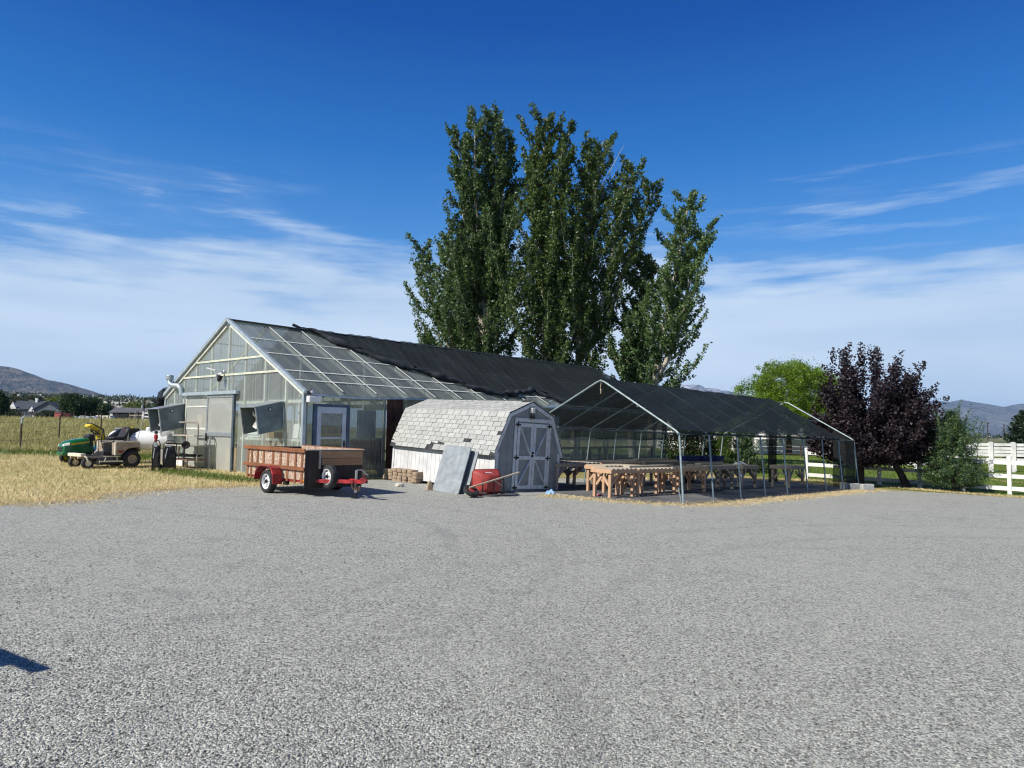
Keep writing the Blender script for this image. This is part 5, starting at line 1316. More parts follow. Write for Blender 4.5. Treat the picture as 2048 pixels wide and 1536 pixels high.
# lime green round willow, far beyond the shade house
bushy('willow_tree', 'round lime green willow tree beyond the shade house', (27.3, 70.), 2.6,
[(-3.0, 0, 5.0, 2.8, 2.6, 2.5), (.2, -.3, 6.6, 3.2, 2.8, 2.8), (3.2, .2, 5.6, 3.0, 2.8, 2.8), (-4.6, -.4, 3.6, 1.9, 1.9, 1.8), (4.4, 0, 3.8, 2.0, 2., 2.2), (-1.2, -1., 3.8, 2.6, 2.2, 1.8), (1.6, -1.2, 3.9, 2.3, 1.9, 1.9), (-1.2, .6, 7.4, 2.1, 2.0, 1.7), (2.2, .5, 7.5, 2.0, 1.9, 1.5)], 80000, lime, .20, 21, spread=.34, tr=.34, aspect=.4, shell=.7, droop=.2)
# purple plum with spiky leaders
def plum_tree(label, base, seed):
    global rng
    rr = np.random.default_rng(seed); keep = rng; rng = rr
    x0, y0 = base; o = thing('plum_tree', label, 'tree', (x0, y0, gz(x0, y0)))
    tb = MB(); branch_mesh(tb, [(0, 0, -.1), (.02, 0, .6), (.0, .05, 1.25)], .16, .12, 9)
    branch_mesh(tb, [(1.35, -.85, -.1), (1.15, -.7, .5), (.8, -.4, 1.3)], .15, .09, 9)
    L = []
    for i in range(230):
        a = rr.uniform(0, 6.283); u = rr.uniform(0, 1)
        e = R(-12) + R(96) * rr.uniform(0, 1) ** 1.1
        ln = (1.85 + 1.75 * max(0, math.sin(e)) ** 2) * rr.uniform(.55, 1.05)
        c = np.array([.42, -.2, 1.02]); s0 = c + np.array([math.cos(a) * .25, math.sin(a) * .25, 0])
        d = np.array([math.cos(a) * math.cos(e), math.sin(a) * math.cos(e), math.sin(e)])
        bp = lambda s: s0 + d * ln * s + np.array([0, 0, .45 * s * s * (1 - math.sin(e) * .5)]) + np.array([0, 0, -.25 * s * (1 - s) * 2 * math.cos(e)])
        branch_mesh(tb, [bp(k / 4) for k in range(5)], .03, .006, 4)
        for j in range(12):
            s = .22 + .78 * (j + rr.uniform(0, 1)) / 12; q = d * rr.uniform(.2, .8) + np.array([rr.normal() * .35, rr.normal() * .35, rr.uniform(.1, .9)]); q /= np.linalg.norm(q)
            L.append((bp(s), q, rr.uniform(.22, .62)))
    for i in range(9):      # tall whips at the top
        s0 = np.array([-.05 + rr.normal() * .5, rr.normal() * .5, 3.6]); q = np.array([rr.normal() * .10 + .05, rr.normal() * .1, 1.]); q /= np.linalg.norm(q)
        for j in range(5): L.append((s0 + q * j * .3, q, .35 + .1 * (i % 3)))
    w = np.array([l[2] for l in L]); nl = 110000; pick = rr.choice(len(L), nl, p=w / w.sum())
    P = np.array([l[0] for l in L])[pick]; D = np.array([l[1] for l in L])[pick]; tt = rr.uniform(0, 1.05, nl)
    C = P + D * (w[pick] * tt)[:, None] + rr.normal(size=(nl, 3)) * (.04 + .07 * (1 - tt))[:, None]
    C = C[C[:, 2] > .36]
    tb.build('trunk', bark_dark, o, smooth=True); leaves('crown', C, .10, plum, o, .7); rng = keep; return o
plum_tree('dark purple leaved plum tree right of the shade house', (13.15, 26.9), 31)
def juniper(name, label, base, H, W, n, seed, mat, leaf=.075, spiky=.75, nl=22000, cat='shrub', group=None):
    global rng
    rr = np.random.default_rng(seed); keep = rng; rng = rr
    x0, y0 = base; o = thing(name, label, cat, (x0, y0, gz(x0, y0)), 0, group)
    tb = MB(); branch_mesh(tb, [(0, 0, -.1), (0, 0, H * .5), (.0, 0, H * .9)], .07, .015, 6)
    L = []
    for i in range(n):
        t = rr.uniform(.0, 1) ** 1.2; a = rr.uniform(0, 6.283); z = H * .88 * t + .05
        r_ = W * (1 - t) ** (1.15 if spiky < .8 else .8) * rr.uniform(.55, 1.12) + .06
        tip = np.array([math.cos(a) * r_, math.sin(a) * r_, z + r_ * spiky * rr.uniform(.15, .7)]); s0 = np.array([math.cos(a) * r_ * .15, math.sin(a) * r_ * .15, z * .9])
        if i % 4 == 0: branch_mesh(tb, [s0, tip], .012, .004, 3)
        for j in range(7):
            s = .3 + .7 * j / 6; p = s0 + (tip - s0) * s; q = (tip - s0) / np.linalg.norm(tip - s0) + rr.normal(size=3) * .4 + np.array([0, 0, .45]); q /= np.linalg.norm(q); L.append((p, q, rr.uniform(.12, .34)))
    for i in range(20 if spiky < .8 else 0):     # leaders that break the outline
        a = rr.uniform(0, 6.283); r_ = W * rr.uniform(.15, .75); s0 = np.array([math.cos(a) * r_, math.sin(a) * r_, H * (.92 - .55 * r_ / W) - .25]); q = np.array([math.cos(a) * .35, math.sin(a) * .35, 1.]); q /= np.linalg.norm(q)
        for j in range(6):
            L.append((s0 + q * .16 * j, q, .26))
            for k in range(3): d_ = q + rr.normal(size=3) * .5; d_ /= np.linalg.norm(d_); L.append((s0 + q * .16 * j, d_, .2 * (1 - j / 6)))
    w = np.array([l[2] for l in L]); pick = rr.choice(len(L), nl, p=w / w.sum())
    P = np.array([l[0] for l in L])[pick]; D = np.array([l[1] for l in L])[pick]; tt = rr.uniform(0, 1.05, nl)
    C = P + D * (w[pick] * tt)[:, None] + rr.normal(size=(nl, 3)) * (.02 + .04 * (1 - tt))[:, None]; C = C[C[:, 2] > .03]
    tb.build('trunk', bark_dark, o); leaves('foliage', C, leaf, mat, o, .32); rng = keep; return o
juniper('juniper_shrub', 'shaggy blue green juniper in front of the white fence', (15.5, 25.0), 2.95, 1.12, 420, 41, jun, nl=38000)
juniper('arborvitae', 'bright green columnar arborvitae behind the shade house', (10.1, 33.6), 2.3, .42, 160, 42, leafmat('arborvitae_green', (.03, .07, .008), (.10, .16, .02), .25, 1.2), .10, 1.4, 9000, 'shrub')
juniper('arborvitae', 'dark green arborvitae right of the bright one', (11.0, 33.8), 2.35, .62, 200, 43, jun, .10, 1.3, 11000, 'shrub')
juniper('conifer_tree', 'dark conifer cut by the right edge of the picture beyond the paddock', (39.6, 55.), 4.4, 1.9, 260, 44, leafmat('dark_conifer', (.006, .018, .007), (.03, .055, .02), .15, .8), .20, .9, 12000, 'tree')
darkleaf = leafmat('dark_shrub_leaf', (.012, .026, .008), (.045, .07, .018), .3, .8)
bushy('shrub', 'dark leafy shrub behind the shade house by the greenhouse end wall', (8.6, 34.2), .5, [(-.5, 0, 1.1, .9, .8, .9), (.6, .1, 1.3, .9, .8, .9), (.1, -.1, 2.0, .8, .7, .7), (1.3, .2, .9, .6, .6, .7)], 7000, darkleaf, .12, 51, cat='shrub', tr=.06)
bushy('shrub', 'low dark shrub under the arborvitae', (10.9, 33.0), .1, [(-.7, 0, .3, .6, .4, .35), (.4, 0, .3, .7, .4, .35)], 2600, darkleaf, .09, 52, cat='shrub', tr=.03)

# ------------------------------------------------------------------ buildings
def house(name, label, loc, rz, lx, ly, h, rh, wallm, roofm, over=.4, ridge='x', wins=(), doors=(), chimney=None, cat='house', hip=0., group=None):
    o = thing(name, label, cat, (loc[0], loc[1], gz(loc[0], loc[1]) if len(loc) < 3 else loc[2]), rz, group)
    b = MB(); b.prism([(-ly / 2, -.6), (ly / 2, -.6), (ly / 2, h), (0, h + rh), (-ly / 2, h)], lambda y, z: (-lx / 2, y, z), lambda y, z: (lx / 2, y, z)); b.build('wall', wallm, o)
    r = MB(); sl_ = rh / (ly / 2); t_ = .12
    for s in (-1, 1):
        r.prism([(0, h + rh + .02), (s * (ly / 2 + over), h + .02 - sl_ * over), (s * (ly / 2 + over), h + .02 - sl_ * over + t_), (0, h + rh + .02 + t_)], lambda y, z: (-lx / 2 - over + hip * 0, y, z), lambda y, z: (lx / 2 + over, y, z))
    rf = r.build('roof', roofm, o)
    for (f, u, z, w, hh) in wins:
        wb_ = MB()
        if f == 'f': wb_.box(u - w / 2, -ly / 2 - .05, z, u + w / 2, -ly / 2 - .01, z + hh)
        elif f == 'r': wb_.box(lx / 2 + .01, u - w / 2, z, lx / 2 + .05, u + w / 2, z + hh)
        else: wb_.box(-lx / 2 - .05, u - w / 2, z, -lx / 2 - .01, u + w / 2, z + hh)
        wb_.build('window', glass_dark, o)
    for (u, w, hh, mt) in doors: MB().box(u - w / 2, -ly / 2 - .06, -.2, u + w / 2, -ly / 2 - .01, hh).build('door', mt, o)
    if chimney: MB().box(chimney[0] - .3, chimney[1] - .3, h, chimney[0] + .3, chimney[1] + .3, h + rh + .9).build('chimney', whitep, rf)
    return o
slate = plain('blue_slate_roof', (.045, .055, .075), .8, 0, .2, 1.5)
slate2 = plain('grey_barn_roof', (.10, .105, .115), .8, 0, .2, 1.5)
darkwall = plain('dark_shed_interior', (.03, .03, .035), .9)
bluewall = plain('blue_grey_house_wall', (.11, .135, .17), .8, 0, .15, 1)
palewall = plain('pale_house_wall', (.6, .6, .58), .8, 0, .08, 1)
def LP(px, Yd): return ray(px, 800, Yd)[0]
h1 = house('house', 'house with dark blue roofs and a white gable beyond the left field', (LP(66, 200), 200), .10, 7.2, 6.5, 2.5, 2.1, bluewall, slate, wins=(('f', -2.4, .9, 1.4, 1.0), ('f', .5, .9, 1.4, 1.0)), doors=((2.4, 1., 2.0, palewall),), chimney=(1.2, -.3))
MB().prism([(-3.4, -1.2), (3.4, -1.2), (3.4, 2.3), (0, 4.4), (-3.4, 2.3)], lambda x, z: (6.2 + x, -4.4, z), lambda x, z: (6.2 + x, 3., z)).build('wing', bluewall, h1)
w_ = MB()
for s in (-1, 1): w_.prism([(6.2, 4.43), (6.2 + s * 3.9, 2.02), (6.2 + s * 3.9, 2.16), (6.2, 4.57)], lambda x, z: (x, -4.8, z), lambda x, z: (x, 3.3, z))
w_.build('wing_roof', slate, h1)
MB().prism([(-1.0, 2.4), (1.0, 2.4), (0, 4.3)], lambda x, z: (-3.2 + x, -3.75, z), lambda x, z: (-3.2 + x, -3.3, z)).build('gable_trim', whitep, h1)
MB().prism([(-.9, 1.7), (.9, 1.7), (0, 3.1)], lambda x, z: (1.9 + x, -3.95, z), lambda x, z: (1.9 + x, -3.4, z)).build('gable_trim', whitep, h1)
sb_ = house('stable', 'long low white ended stable with grey roof and dark open bays', (LP(271, 150), 150), -.05, 8.0, 4.2, 2.2, .9, darkwall, slate2, over=.25, cat='stable')
MB().prism([(-2.12, -.8), (2.12, -.8), (2.12, 2.15), (0, 3.1), (-2.12, 2.15)], lambda y, z: (-4.06, y, z), lambda y, z: (-3.5, y, z)).build('end_wall', whitep, sb_)
for x in (-3.0, -1.6, -.3, 1.2, 2.8): MB().box(x - .08, -2.2, -.6, x + .08, -2.12, 2.15).build('bay_post', greywood if x > 0 else darkwall, sb_)
MB().box(-3.0, -2.16, -.5, -2.1, -2.11, 1.9).box(-1.4, -2.16, -.5, -.5, -2.11, 1.9).build('stall_door', black, sb_)
MB().box(.8, -2.165, -.2, 1.1, -2.115, .7).build('white_hatch', whitep, sb_)
rb = thing('cargo_box', 'faded red cargo box with a dark red side at the far field edge', 'cargo box', (LP(120, 100), 100, gz(LP(120, 100), 100) + .1), .25)
MB().box(-.42, -.5, .0, .42, -.42, 1.0).box(-.42, -.42, .0, .42, 1.2, 1.0).build('box_body', redbox, rb, bevel=.02)
MB().box(.43, -.4, .0, 1.5, 1.2, .95).build('dark_side', plain('dark_red_board', (.10, .02, .025), .7), rb)
MB().box(-.46, -.56, 1.005, .46, 1.25, 1.04).build('lid', redbox, rb)
cp = thing('camper_trailer', 'cream camper trailer parked by the white stable', 'trailer', (LP(211, 125), 125, gz(LP(211, 125), 125) + .15), -.05)
MB().prism([(-1.45, .25), (1.45, .25), (1.5, .7), (1.3, 1.12), (-1.2, 1.12), (-1.5, .7)], lambda x, z: (x, -.6, z), lambda x, z: (x, .6, z)).build('body', creamp, cp, bevel=.04)
MB().box(-.8, -.63, .55, -.35, -.605, .9).box(.2, -.63, .55, .7, -.605, .9).build('window', glass_dark, cp)
for x in (-.4, .6): MB().lathe([(0, -.06), (.25, -.06), (.25, .06), (0, .06)], (x, -.55, .2), (0, 1, 0), 16).build('wheel', tyre, cp)
def lowcar(label, px, Yd, mat, L=1.6, group=None):
    X_ = LP(px, Yd); o = thing('parked_car', label, 'car', (X_, Yd, gz(X_, Yd) + .1), rng.uniform(-.2, .2), group)
    MB().prism([(-L / 2, .2), (L / 2, .2), (L / 2, .5), (L * .3, .56), (L * .16, .82), (-L * .26, .82), (-L * .4, .55), (-L / 2, .5)], lambda x, z: (x, -.4, z), lambda x, z: (x, .4, z)).build('body', mat, o, bevel=.04)
    MB().prism([(L * .24, .57), (L * .14, .77), (-L * .23, .77), (-L * .33, .57)], lambda x, z: (x, -.41, z), lambda x, z: (x, .41, z)).build('window', glass_dark, o)
    for x in (-L * .3, L * .3):
        for y in (-.38, .38): MB().lathe([(0, -.05), (.16, -.05), (.16, .05), (0, .05)], (x, y, .17), (0, 1, 0), 14).build('wheel', tyre, o)
lowcar('white car at the field edge left of the camper', 172, 112, whitep, 2.2); lowcar('grey car at the field edge beside the red box', 153, 116, galv, 1.8); lowcar('pale car close to the cream camper', 190, 114, rimw, 1.5)
rail_fence('white corral panel fence beside the left fan hood', (LP(288, 80), 80), (LP(318, 80), 80), 2, 1.05, (.2, .56, .95), rail_h=.16, post_w=.14)
rail_fence('old grey post and rail corral in front of the stable', (LP(261, 92), 92), (LP(288, 86), 86), 2, 1.3, (.75,), mat=greywood, post_w=.12, rail_h=.1, cap=False)

# ---- wire fence across the left field
wf = thing('wire_fence', 'sagging wire fence on thin steel posts across the left field', 'fence', (-20.6, 29.93, gz(-20.6, 29.93)))
W0 = Vector((-20.6, 29.93, gz(-20.6, 29.93)))
PP = [(-30., 27.8), (-20.6, 29.93), (-21.4, 33.8), (-22.2, 37.6), (-23.9, 45.), (-25.2, 51.), (-26.4, 58.)]
PP = [(-30.5, 25.), (-20.6, 29.93), (LP(122, 37), 37.), (LP(205, 46), 46.), (LP(278, 57), 57.), (LP(318, 66), 66.)]
for i, (x, y) in enumerate(PP):
    p = Vector((x, y, gz(x, y))) - W0; h = 1.38
    b = MB().beam(p + Vector((0, 0, -.2)), p + Vector((.0, 0, h)), .05, .05); b.build('post', plain(f'rusty_post_{i}', (.04, .032, .028), .8), wf)
    if i == 1: MB().beam(p + Vector((0, 0, h - .22)), p + Vector((0, 0, h + .02)), .06, .06).beam(p + Vector((0, 0, h)), p + Vector((.13, 0, h + .1)), .05, .06).build('post_cap', galv, wf)
for z in (.45, .8, 1.2):
    b = MB()
    for i in range(len(PP) - 1):
        a = Vector((*PP[i], gz(*PP[i]))) - W0; c = Vector((*PP[i + 1], gz(*PP[i + 1]))) - W0
        b.tube([a + (c - a) * k / 6 + Vector((0, 0, z - .12 * math.sin(math.pi * k / 6))) for k in range(7)], .006, 4)
    b.build('wire', plain(f'old_wire_{int(z * 100)}', (.12, .10, .09), .6, .5), wf)
ff = thing('wire_fence', 'distant line of leaning wood posts along the far field edge', 'fence', (LP(100, 80), 80, gz(LP(100, 80), 80)))
O_ = Vector(ff.location)
for i, px in enumerate((3, 14, 30, 48, 60, 76, 92, 97, 104, 126, 148, 168, 187, 205, 216, 238)):
    Yd = 76 + rng.uniform(-2, 4); X_ = LP(px, Yd); p = Vector((X_, Yd, gz(X_, Yd))) - O_
    MB().beam(p + Vector((0, 0, -.2)), p + Vector((rng.normal() * .25, 0, rng.uniform(.6, .95))), .07, .07).build('post', bark_dark, ff)

# ---- utility pole
up_ = thing('utility_pole', 'wooden utility pole with a crossarm and transformer beyond the stable', 'utility pole', (LP(289, 130), 130, gz(LP(289, 130), 130) + .2))
MB().tube([(0, 0, -1), (0, 0, 4.6)], [.14, .10], 8).build('pole', bark_dark, up_)
MB().box(-.7, -.08, 4.0, .7, .08, 4.14).build('crossarm', bark_dark, up_)
MB().lathe([(0, 0), (.2, .02), (.2, .6), (0, .64)], (-.28, -.1, 2.6), (0, 0, 1), 12).build('transformer', galv, up_)
for x in (-.6, 0, .6):
    MB().tube([(x + 26 * k / 8, 6 * k / 8, 4.3 - .9 * math.sin(math.pi * k / 8)) for k in range(9)], .018, 4).build('power_line', black, up_)

# ---- trees along the far side of the field
green_a = leafmat('deep_green_leaf', (.010, .030, .008), (.045, .085, .018), .3, .25)
green_b = leafmat('yellow_green_leaf', (.07, .11, .01), (.15, .19, .02), .35, .25)
green_c = leafmat('grey_green_leaf', (.035, .05, .025), (.085, .10, .045), .3, .2)
G_T = 'trees beyond the left field'
def cl_(s, k=5, seed=0):
    r_ = random.Random(seed); out = []
    for i in range(k):
        a = 6.283 * i / k; out.append((s[0] * .5 * math.cos(a), s[1] * .5 * math.sin(a), s[2] * r_.uniform(.42, .72), s[0] * r_.uniform(.40, .55), s[1] * .5, s[2] * r_.uniform(.26, .36)))
    out.append((0, 0, s[2] * .72, s[0] * .5, s[1] * .5, s[2] * .3)); return out
def ftree(label, px, Yd, w, h, mat, nl, leaf, seed, tr=.2):
    X_ = LP(px, Yd); bushy('broadleaf_tree', label, (X_, Yd), h * .25, cl_((w / 2, w / 2, h), 6, seed), nl, mat, leaf, seed, group=G_T, tr=tr)
ftree('big dark green tree behind the red cargo box', 152, 160, 7.2, 6.4, green_a, 15000, .30, 61)
ftree('second dark green tree joining the big one on its right', 180, 164, 6.2, 5.6, green_a, 11000, .30, 62)
ftree('yellow green tree behind the blue roofed house', 117, 222, 8.4, 6.6, green_b, 9000, .36, 63)
ftree('low dark tree between the big green tree and the stable', 208, 162, 5.6, 4.4, green_a, 7000, .28, 64)
ftree('bright green tree behind the stable roof', 270, 190, 7.0, 5.4, green_b, 7500, .32, 65)
ftree('dark tree at the left picture edge', 1, 130, 3.2, 5.6, green_a, 6000, .26, 66)
ftree('grey green tree above the house roof, left of two', 66, 300, 11., 7.5, green_c, 7000, .5, 67)
ftree('grey green tree above the house roof, right of two', 93, 310, 10., 6.6, green_c, 6000, .5, 68)
ftree('small green tree at the left end of the blue roofed house', 34, 205, 5.4, 6.0, green_c, 5000, .34, 69)
ftree('round dark bush in front of the blue roofed house', 93, 150, 4.4, 2.4, darkleaf, 5000, .22, 70)
ftree('low dark bush left of the house', 22, 150, 5.0, 2.4, darkleaf, 4000, .22, 71)
X_ = LP(31, 260); juniper('slender_tree', 'slender column shaped tree left of the house', (X_, 260), 8.6, 1.1, 160, 72, green_c, .45, 1.5, 5000, 'tree', G_T)

# ---- distant town: one far mass of trees, one of roofs
def far_mass():
    C = []; n = 5200; H_ = MB()
    rr = np.random.default_rng(77)
    C = []
    for k in range(620):
        left = k < 440
        a = rr.uniform(-.66, -.44) if left else rr.uniform(.16, .70); d = (260 * (3400 / 260) ** rr.uniform(0, 1)) if left else (900 * (5200 / 900) ** rr.uniform(0, 1))
        x, y = d * math.sin(a), d * math.cos(a); s = rr.uniform(2.4, 5.) * (1 + d / 3200); z = gz(x, y)
        m = 26
        C.append(np.array([x, y, z + s * .5]) + rr.normal(size=(m, 3)) * np.array([s * (1. if left else 2.2), s * .8, s * .33]))
    C = np.concatenate(C); dd = np.hypot(C[:, 0], C[:, 1]); sz = 1.1 + dd / 650
    leaves_o = leaves('far_trees', C, sz, leafmat('far_tree_mass', (.02, .04, .018), (.05, .075, .03), .2, .01), aspect=.8); stuff(leaves_o)
    for k in range(190):
        left = k < 90
        a = rr.uniform(-.66, -.44) if left else rr.uniform(.2, .70); d = (300 * (3600 / 300) ** rr.uniform(0, 1)) if left else (1400 * (5600 / 1400) ** rr.uniform(0, 1))
        x, y = d * math.sin(a), d * math.cos(a); z = gz(x, y); w = rr.uniform(5, 10) * (1 + d / 6000); h = rr.uniform(1.8, 3.0) * (1 + d / 6000)
        H_.prism([(-w * .3, -1), (w * .3, -1), (w * .3, h), (0, h * 1.6), (-w * .3, h)], lambda v, zz: (x - w / 2, y + v, z + zz), lambda v, zz: (x + w / 2, y + v, z + zz))
    stuff(H_.build('far_houses', plain('far_house_walls', (.34, .33, .31), .9, 0, .3, .02)))
far_mass()
house('house', 'white house glimpsed through shrubs behind the shade house', (22.5, 86.), .1, 8., 7., 2.9, 1.8, whitep, slate2, wins=(('f', -2.4, 1.0, 1.2, 1.2), ('f', 2.2, 1.0, 1.2, 1.2)), doors=((0, 1., 2.1, bluewall),))
house('barn', 'small white barn beyond the paddock under the lime green tree', (37.0, 92.), .1, 9., 6., 2.0, 1.0, whitep, palewall, wins=(('f', -3., .9, 2., .6), ('f', 1., .9, 2., .6)), cat='barn')
for i, (px, Yd, hh) in enumerate(((1976, 420, 11), (2009, 520, 12), (1968, 700, 12))):
    X_ = ray(px, 880, Yd)[0]; o = thing('utility_pole', ['bare utility pole on the plain above the lattice fence', 'thin utility pole on the plain near the right edge', 'farthest utility pole on the right plain'][i], 'utility pole', (X_, Yd, gz(X_, Yd)), 0, 'poles on the right plain')
    MB().tube([(0, 0, -1), (0, 0, hh)], .28, 6).build('pole', bark_dark, o); MB().box(-1.2, -.1, hh - .9, 1.2, .1, hh - .65).build('crossarm', bark_dark, o)

# ------------------------------------------------------------------ green lawn tractor
gt = thing('lawn_tractor', 'green lawn tractor with tipped yellow seat and black rear bagger at the field edge', 'lawn tractor', (-14.15, 23.95, gz(-14.15, 23.95)), math.atan2(-.79, -.61)); gt.scale = (.9, 1, 1)
def sect(x, w, z0, z1, r=.3, n=5):
    """rounded hood cross section at x"""
    pts = [(x, -w, z0)]
    for k in range(n + 1):
        a = math.pi - math.pi / 2 * k / n; pts.append((x, -w + r * w + r * w * math.cos(a), z1 - r * w + r * w * math.sin(a)))
    for k in range(n + 1):
        a = math.pi / 2 - math.pi / 2 * k / n; pts.append((x, w - r * w + r * w * math.cos(a), z1 - r * w + r * w * math.sin(a)))
    pts.append((x, w, z0)); return pts
hood_ = MB().loft([sect(.98, .20, .34, .58, .6), sect(.95, .25, .30, .66, .6), sect(.80, .28, .30, .745, .55), sect(.55, .29, .32, .80, .5), sect(.25, .285, .34, .84, .5), sect(.12, .27, .36, .83, .5)]).build('hood', greenp, gt, smooth=True)
MB().box(.94, -.17, .40, 1.0, .17, .46).box(.94, -.17, .48, .995, .17, .54).build('grille', black, hood_)
MB().loft([[(1.02, -.24, .28), (1.02, .24, .28), (1.02, .24, .38), (1.02, -.24, .38)], [(.85, -.30, .28), (.85, .30, .28), (.85, .30, .38), (.85, -.30, .38)]]).build('bumper', greenp, gt, bevel=.02)
for s in (-1, 1):
    MB().loft([[(.985, s * .14, .575), (.97, s * .225, .575), (.965, s * .215, .64), (.975, s * .14, .64)], [(.80, s * .275, .60), (.79, s * .292, .60), (.79, s * .285, .68), (.80, s * .25, .70)]]).build('headlight', lampglass, hood_, bevel=.008)
    MB().add([(.76, s * .296, .60), (.14, s * .296, .70), (.14, s * .292, .735), (.76, s * .294, .665)], [(0, 1, 2, 3)]).build('yellow_stripe', yellowp, hood_)
    MB().box(.05, s * .30 - .012, .36, .70, s * .30 + .012, .58).build('engine_side', greenp, gt, bevel=.01)
MB().box(-.75, -.24, .26, .9, .24, .36).box(-.02, -.2, .36, .12, .2, .86).build('chassis', black, gt, bevel=.01)
MB().loft([[(.15, -.2, .80), (.15, .2, .80), (.15, .2, .92), (.15, -.2, .92)], [(-.06, -.2, .74), (-.06, .2, .74), (-.06, .2, .98), (-.06, -.2, .98)]]).build('dashboard', black, gt, bevel=.02)
sw = MB(); c0 = Vector((-.16, 0, 1.02)); ax_ = Vector((-.55, 0, .85)).normalized(); a_ = Vector((0, 1, 0)); b_ = ax_.cross(a_)
sw.tube([c0 + a_ * .18 * math.cos(2 * math.pi * k / 20) + b_ * .18 * math.sin(2 * math.pi * k / 20) for k in range(21)], .016, 6)
for k in range(3):
    t_ = 2 * math.pi * k / 3 + .5; sw.tube([c0 - ax_ * .03, c0 + (a_ * math.cos(t_) + b_ * math.sin(t_)) * .18], .012, 5)
sw.tube([c0 - ax_ * .3, c0], .02, 6); sw.build('steering_wheel', black, gt)
MB().loft([[(-.12, -.46, .40), (-.12, .46, .40), (-.12, .46, .46), (-.12, -.46, .46)], [(-.40, -.47, .44), (-.40, .47, .44), (-.40, .47, .60), (-.40, -.47, .60)], [(-.80, -.46, .48), (-.80, .46, .48), (-.80, .46, .66), (-.80, -.46, .66)], [(-.98, -.40, .46), (-.98, .40, .46), (-.98, .40, .60), (-.98, -.40, .60)]]).build('rear_fender', greenp, gt, bevel=.03)
# seat tipped forward: cushion upright, back rest overhead
st = thing_seat = MB().loft([[(-.36, -.23, .62), (-.36, .23, .62), (-.44, .23, .64), (-.44, -.23, .64)], [(-.22, -.24, 1.06), (-.22, .24, 1.06), (-.34, .24, 1.14), (-.34, -.24, 1.14)], [(.10, -.21, 1.22), (.10, .21, 1.22), (.08, .21, 1.32), (.08, -.21, 1.32)], [(.16, -.16, 1.18), (.16, .16, 1.18), (.17, .16, 1.27), (.17, -.16, 1.27)]]).build('seat', yellowp, gt, smooth=True, bevel=.03)
MB().box(-.32, -.16, .70, -.30, .16, 1.0).build('seat_base', black, st); MB().loft([[(-.46, -.2, .66), (-.46, .2, .66), (-.40, .2, .66), (-.40, -.2, .66)], [(-.37, -.22, 1.15), (-.37, .22, 1.15), (-.33, .22, 1.16), (-.33, -.22, 1.16)], [(.06, -.19, 1.34), (.06, .19, 1.34), (.08, .19, 1.31), (.08, -.19, 1.31)]]).build('seat_back', black, st, bevel=.01)
MB().box(-.05, -.50, .14, .55, .50, .22).loft([[(-.1, -.54, .10), (.6, -.54, .10), (.6, .54, .10), (-.1, .54, .10)], [(0, -.44, .24), (.5, -.44, .24), (.5, .44, .24), (0, .44, .24)]]).build('mower_deck', greenp, gt, bevel=.02)
def fatwheel(par, c, r, w, hubm, ax=(0, 1, 0), tm=tyre):
    k = w / 2
    t_ = MB().lathe([(r * .52, -k * .85), (r * .8, -k), (r * .95, -k * .8), (r, -k * .4), (r, k * .4), (r * .95, k * .8), (r * .8, k), (r * .52, k * .85)], c, ax, 28).build('wheel', tm, par, smooth=True)
    MB().lathe([(0, -k * .5), (r * .14, -k * .7), (r * .2, -k * .4), (r * .45, -k * .5), (r * .53, -k * .86), (r * .53, k * .86), (r * .45, k * .5), (r * .2, k * .4), (r * .14, k * .7), (0, k * .5)], c, ax, 24).build('hub', hubm, t_, smooth=True)
for s in (-1, 1):
    fatwheel(gt, (.62, s * .43, .20), .20, .17, yellowp); fatwheel(gt, (-.62, s * .42, .27), .27, .24, yellowp)
MB().tube([(.62, -.4, .2), (.62, .4, .2)], .03).tube([(-.62, -.4, .27), (-.62, .4, .27)], .035).build('axle', black, gt)

ba = MB().loft([[(-1.02, -.42, .66), (-1.02, .42, .66), (-1.02, .42, 1.10), (-1.02, -.42, 1.10)], [(-1.12, -.46, .60), (-1.12, .46, .60), (-1.12, .46, 1.18), (-1.12, -.46, 1.18)], [(-1.55, -.46, .60), (-1.55, .46, .60), (-1.55, .46, 1.18), (-1.55, -.46, 1.18)], [(-1.66, -.42, .66), (-1.66, .42, .66), (-1.66, .42, 1.10), (-1.66, -.42, 1.10)]]).build('bagger', black, gt, bevel=.05, smooth=True)
MB().box(-1.15, -.48, .62, -1.09, .48, 1.19).build('bagger_band', galv, ba)
MB().tube([(-1.2, .30, 1.12), (-.85, .50, 1.06), (-.45, .62, .84), (-.1, .64, .50), (.1, .60, .24)], [.11, .12, .12, .12, .12], 12).build('chute', blackm, gt, smooth=True)

# ------------------------------------------------------------------ tan riding mower with bagger
tm = thing('riding_mower', 'tan riding mower with black seat and cream front casters, near the plant rack', 'riding mower', (-12.5, 22.2, gz(-12.5, 22.2)), math.atan2(-.80, -.60))
MB().box(-.75, -.30, .30, 1.0, -.22, .38).box(-.75, .22, .30, 1.0, .30, .38).box(-.75, -.22, .30, -.68, .22, .37).build('frame', tanp, tm, bevel=.006)
bd = MB()
for s in (-1, 1):
    pl = [(-.70, .50), (-.60, .64), (-.30, .60), (-.10, .40), (.06, .40), (.08, .78), (-.64, .82)]
    bd.prism(pl, lambda x, z: (x, s * .30, z), lambda x, z: (x, s * .58, z))
bo = bd.build('side_pod', tanp, tm, bevel=.015)
for s in (-1, 1):
    MB().add([(.02, s * .585, .54), (-.20, s * .585, .54), (-.10, s * .585, .46), (.02, s * .585, .50)], [(0, 1, 2, 3)]).build('red_stripe', maroon, bo)
    MB().box(.065, s * .60 - .04, .40, .105, s * .60 + .01, .82).box(-.62, s * .585 - .02, .785, .06, s * .585 + .012, .83).build('pod_trim', creamp, bo, bevel=.006)
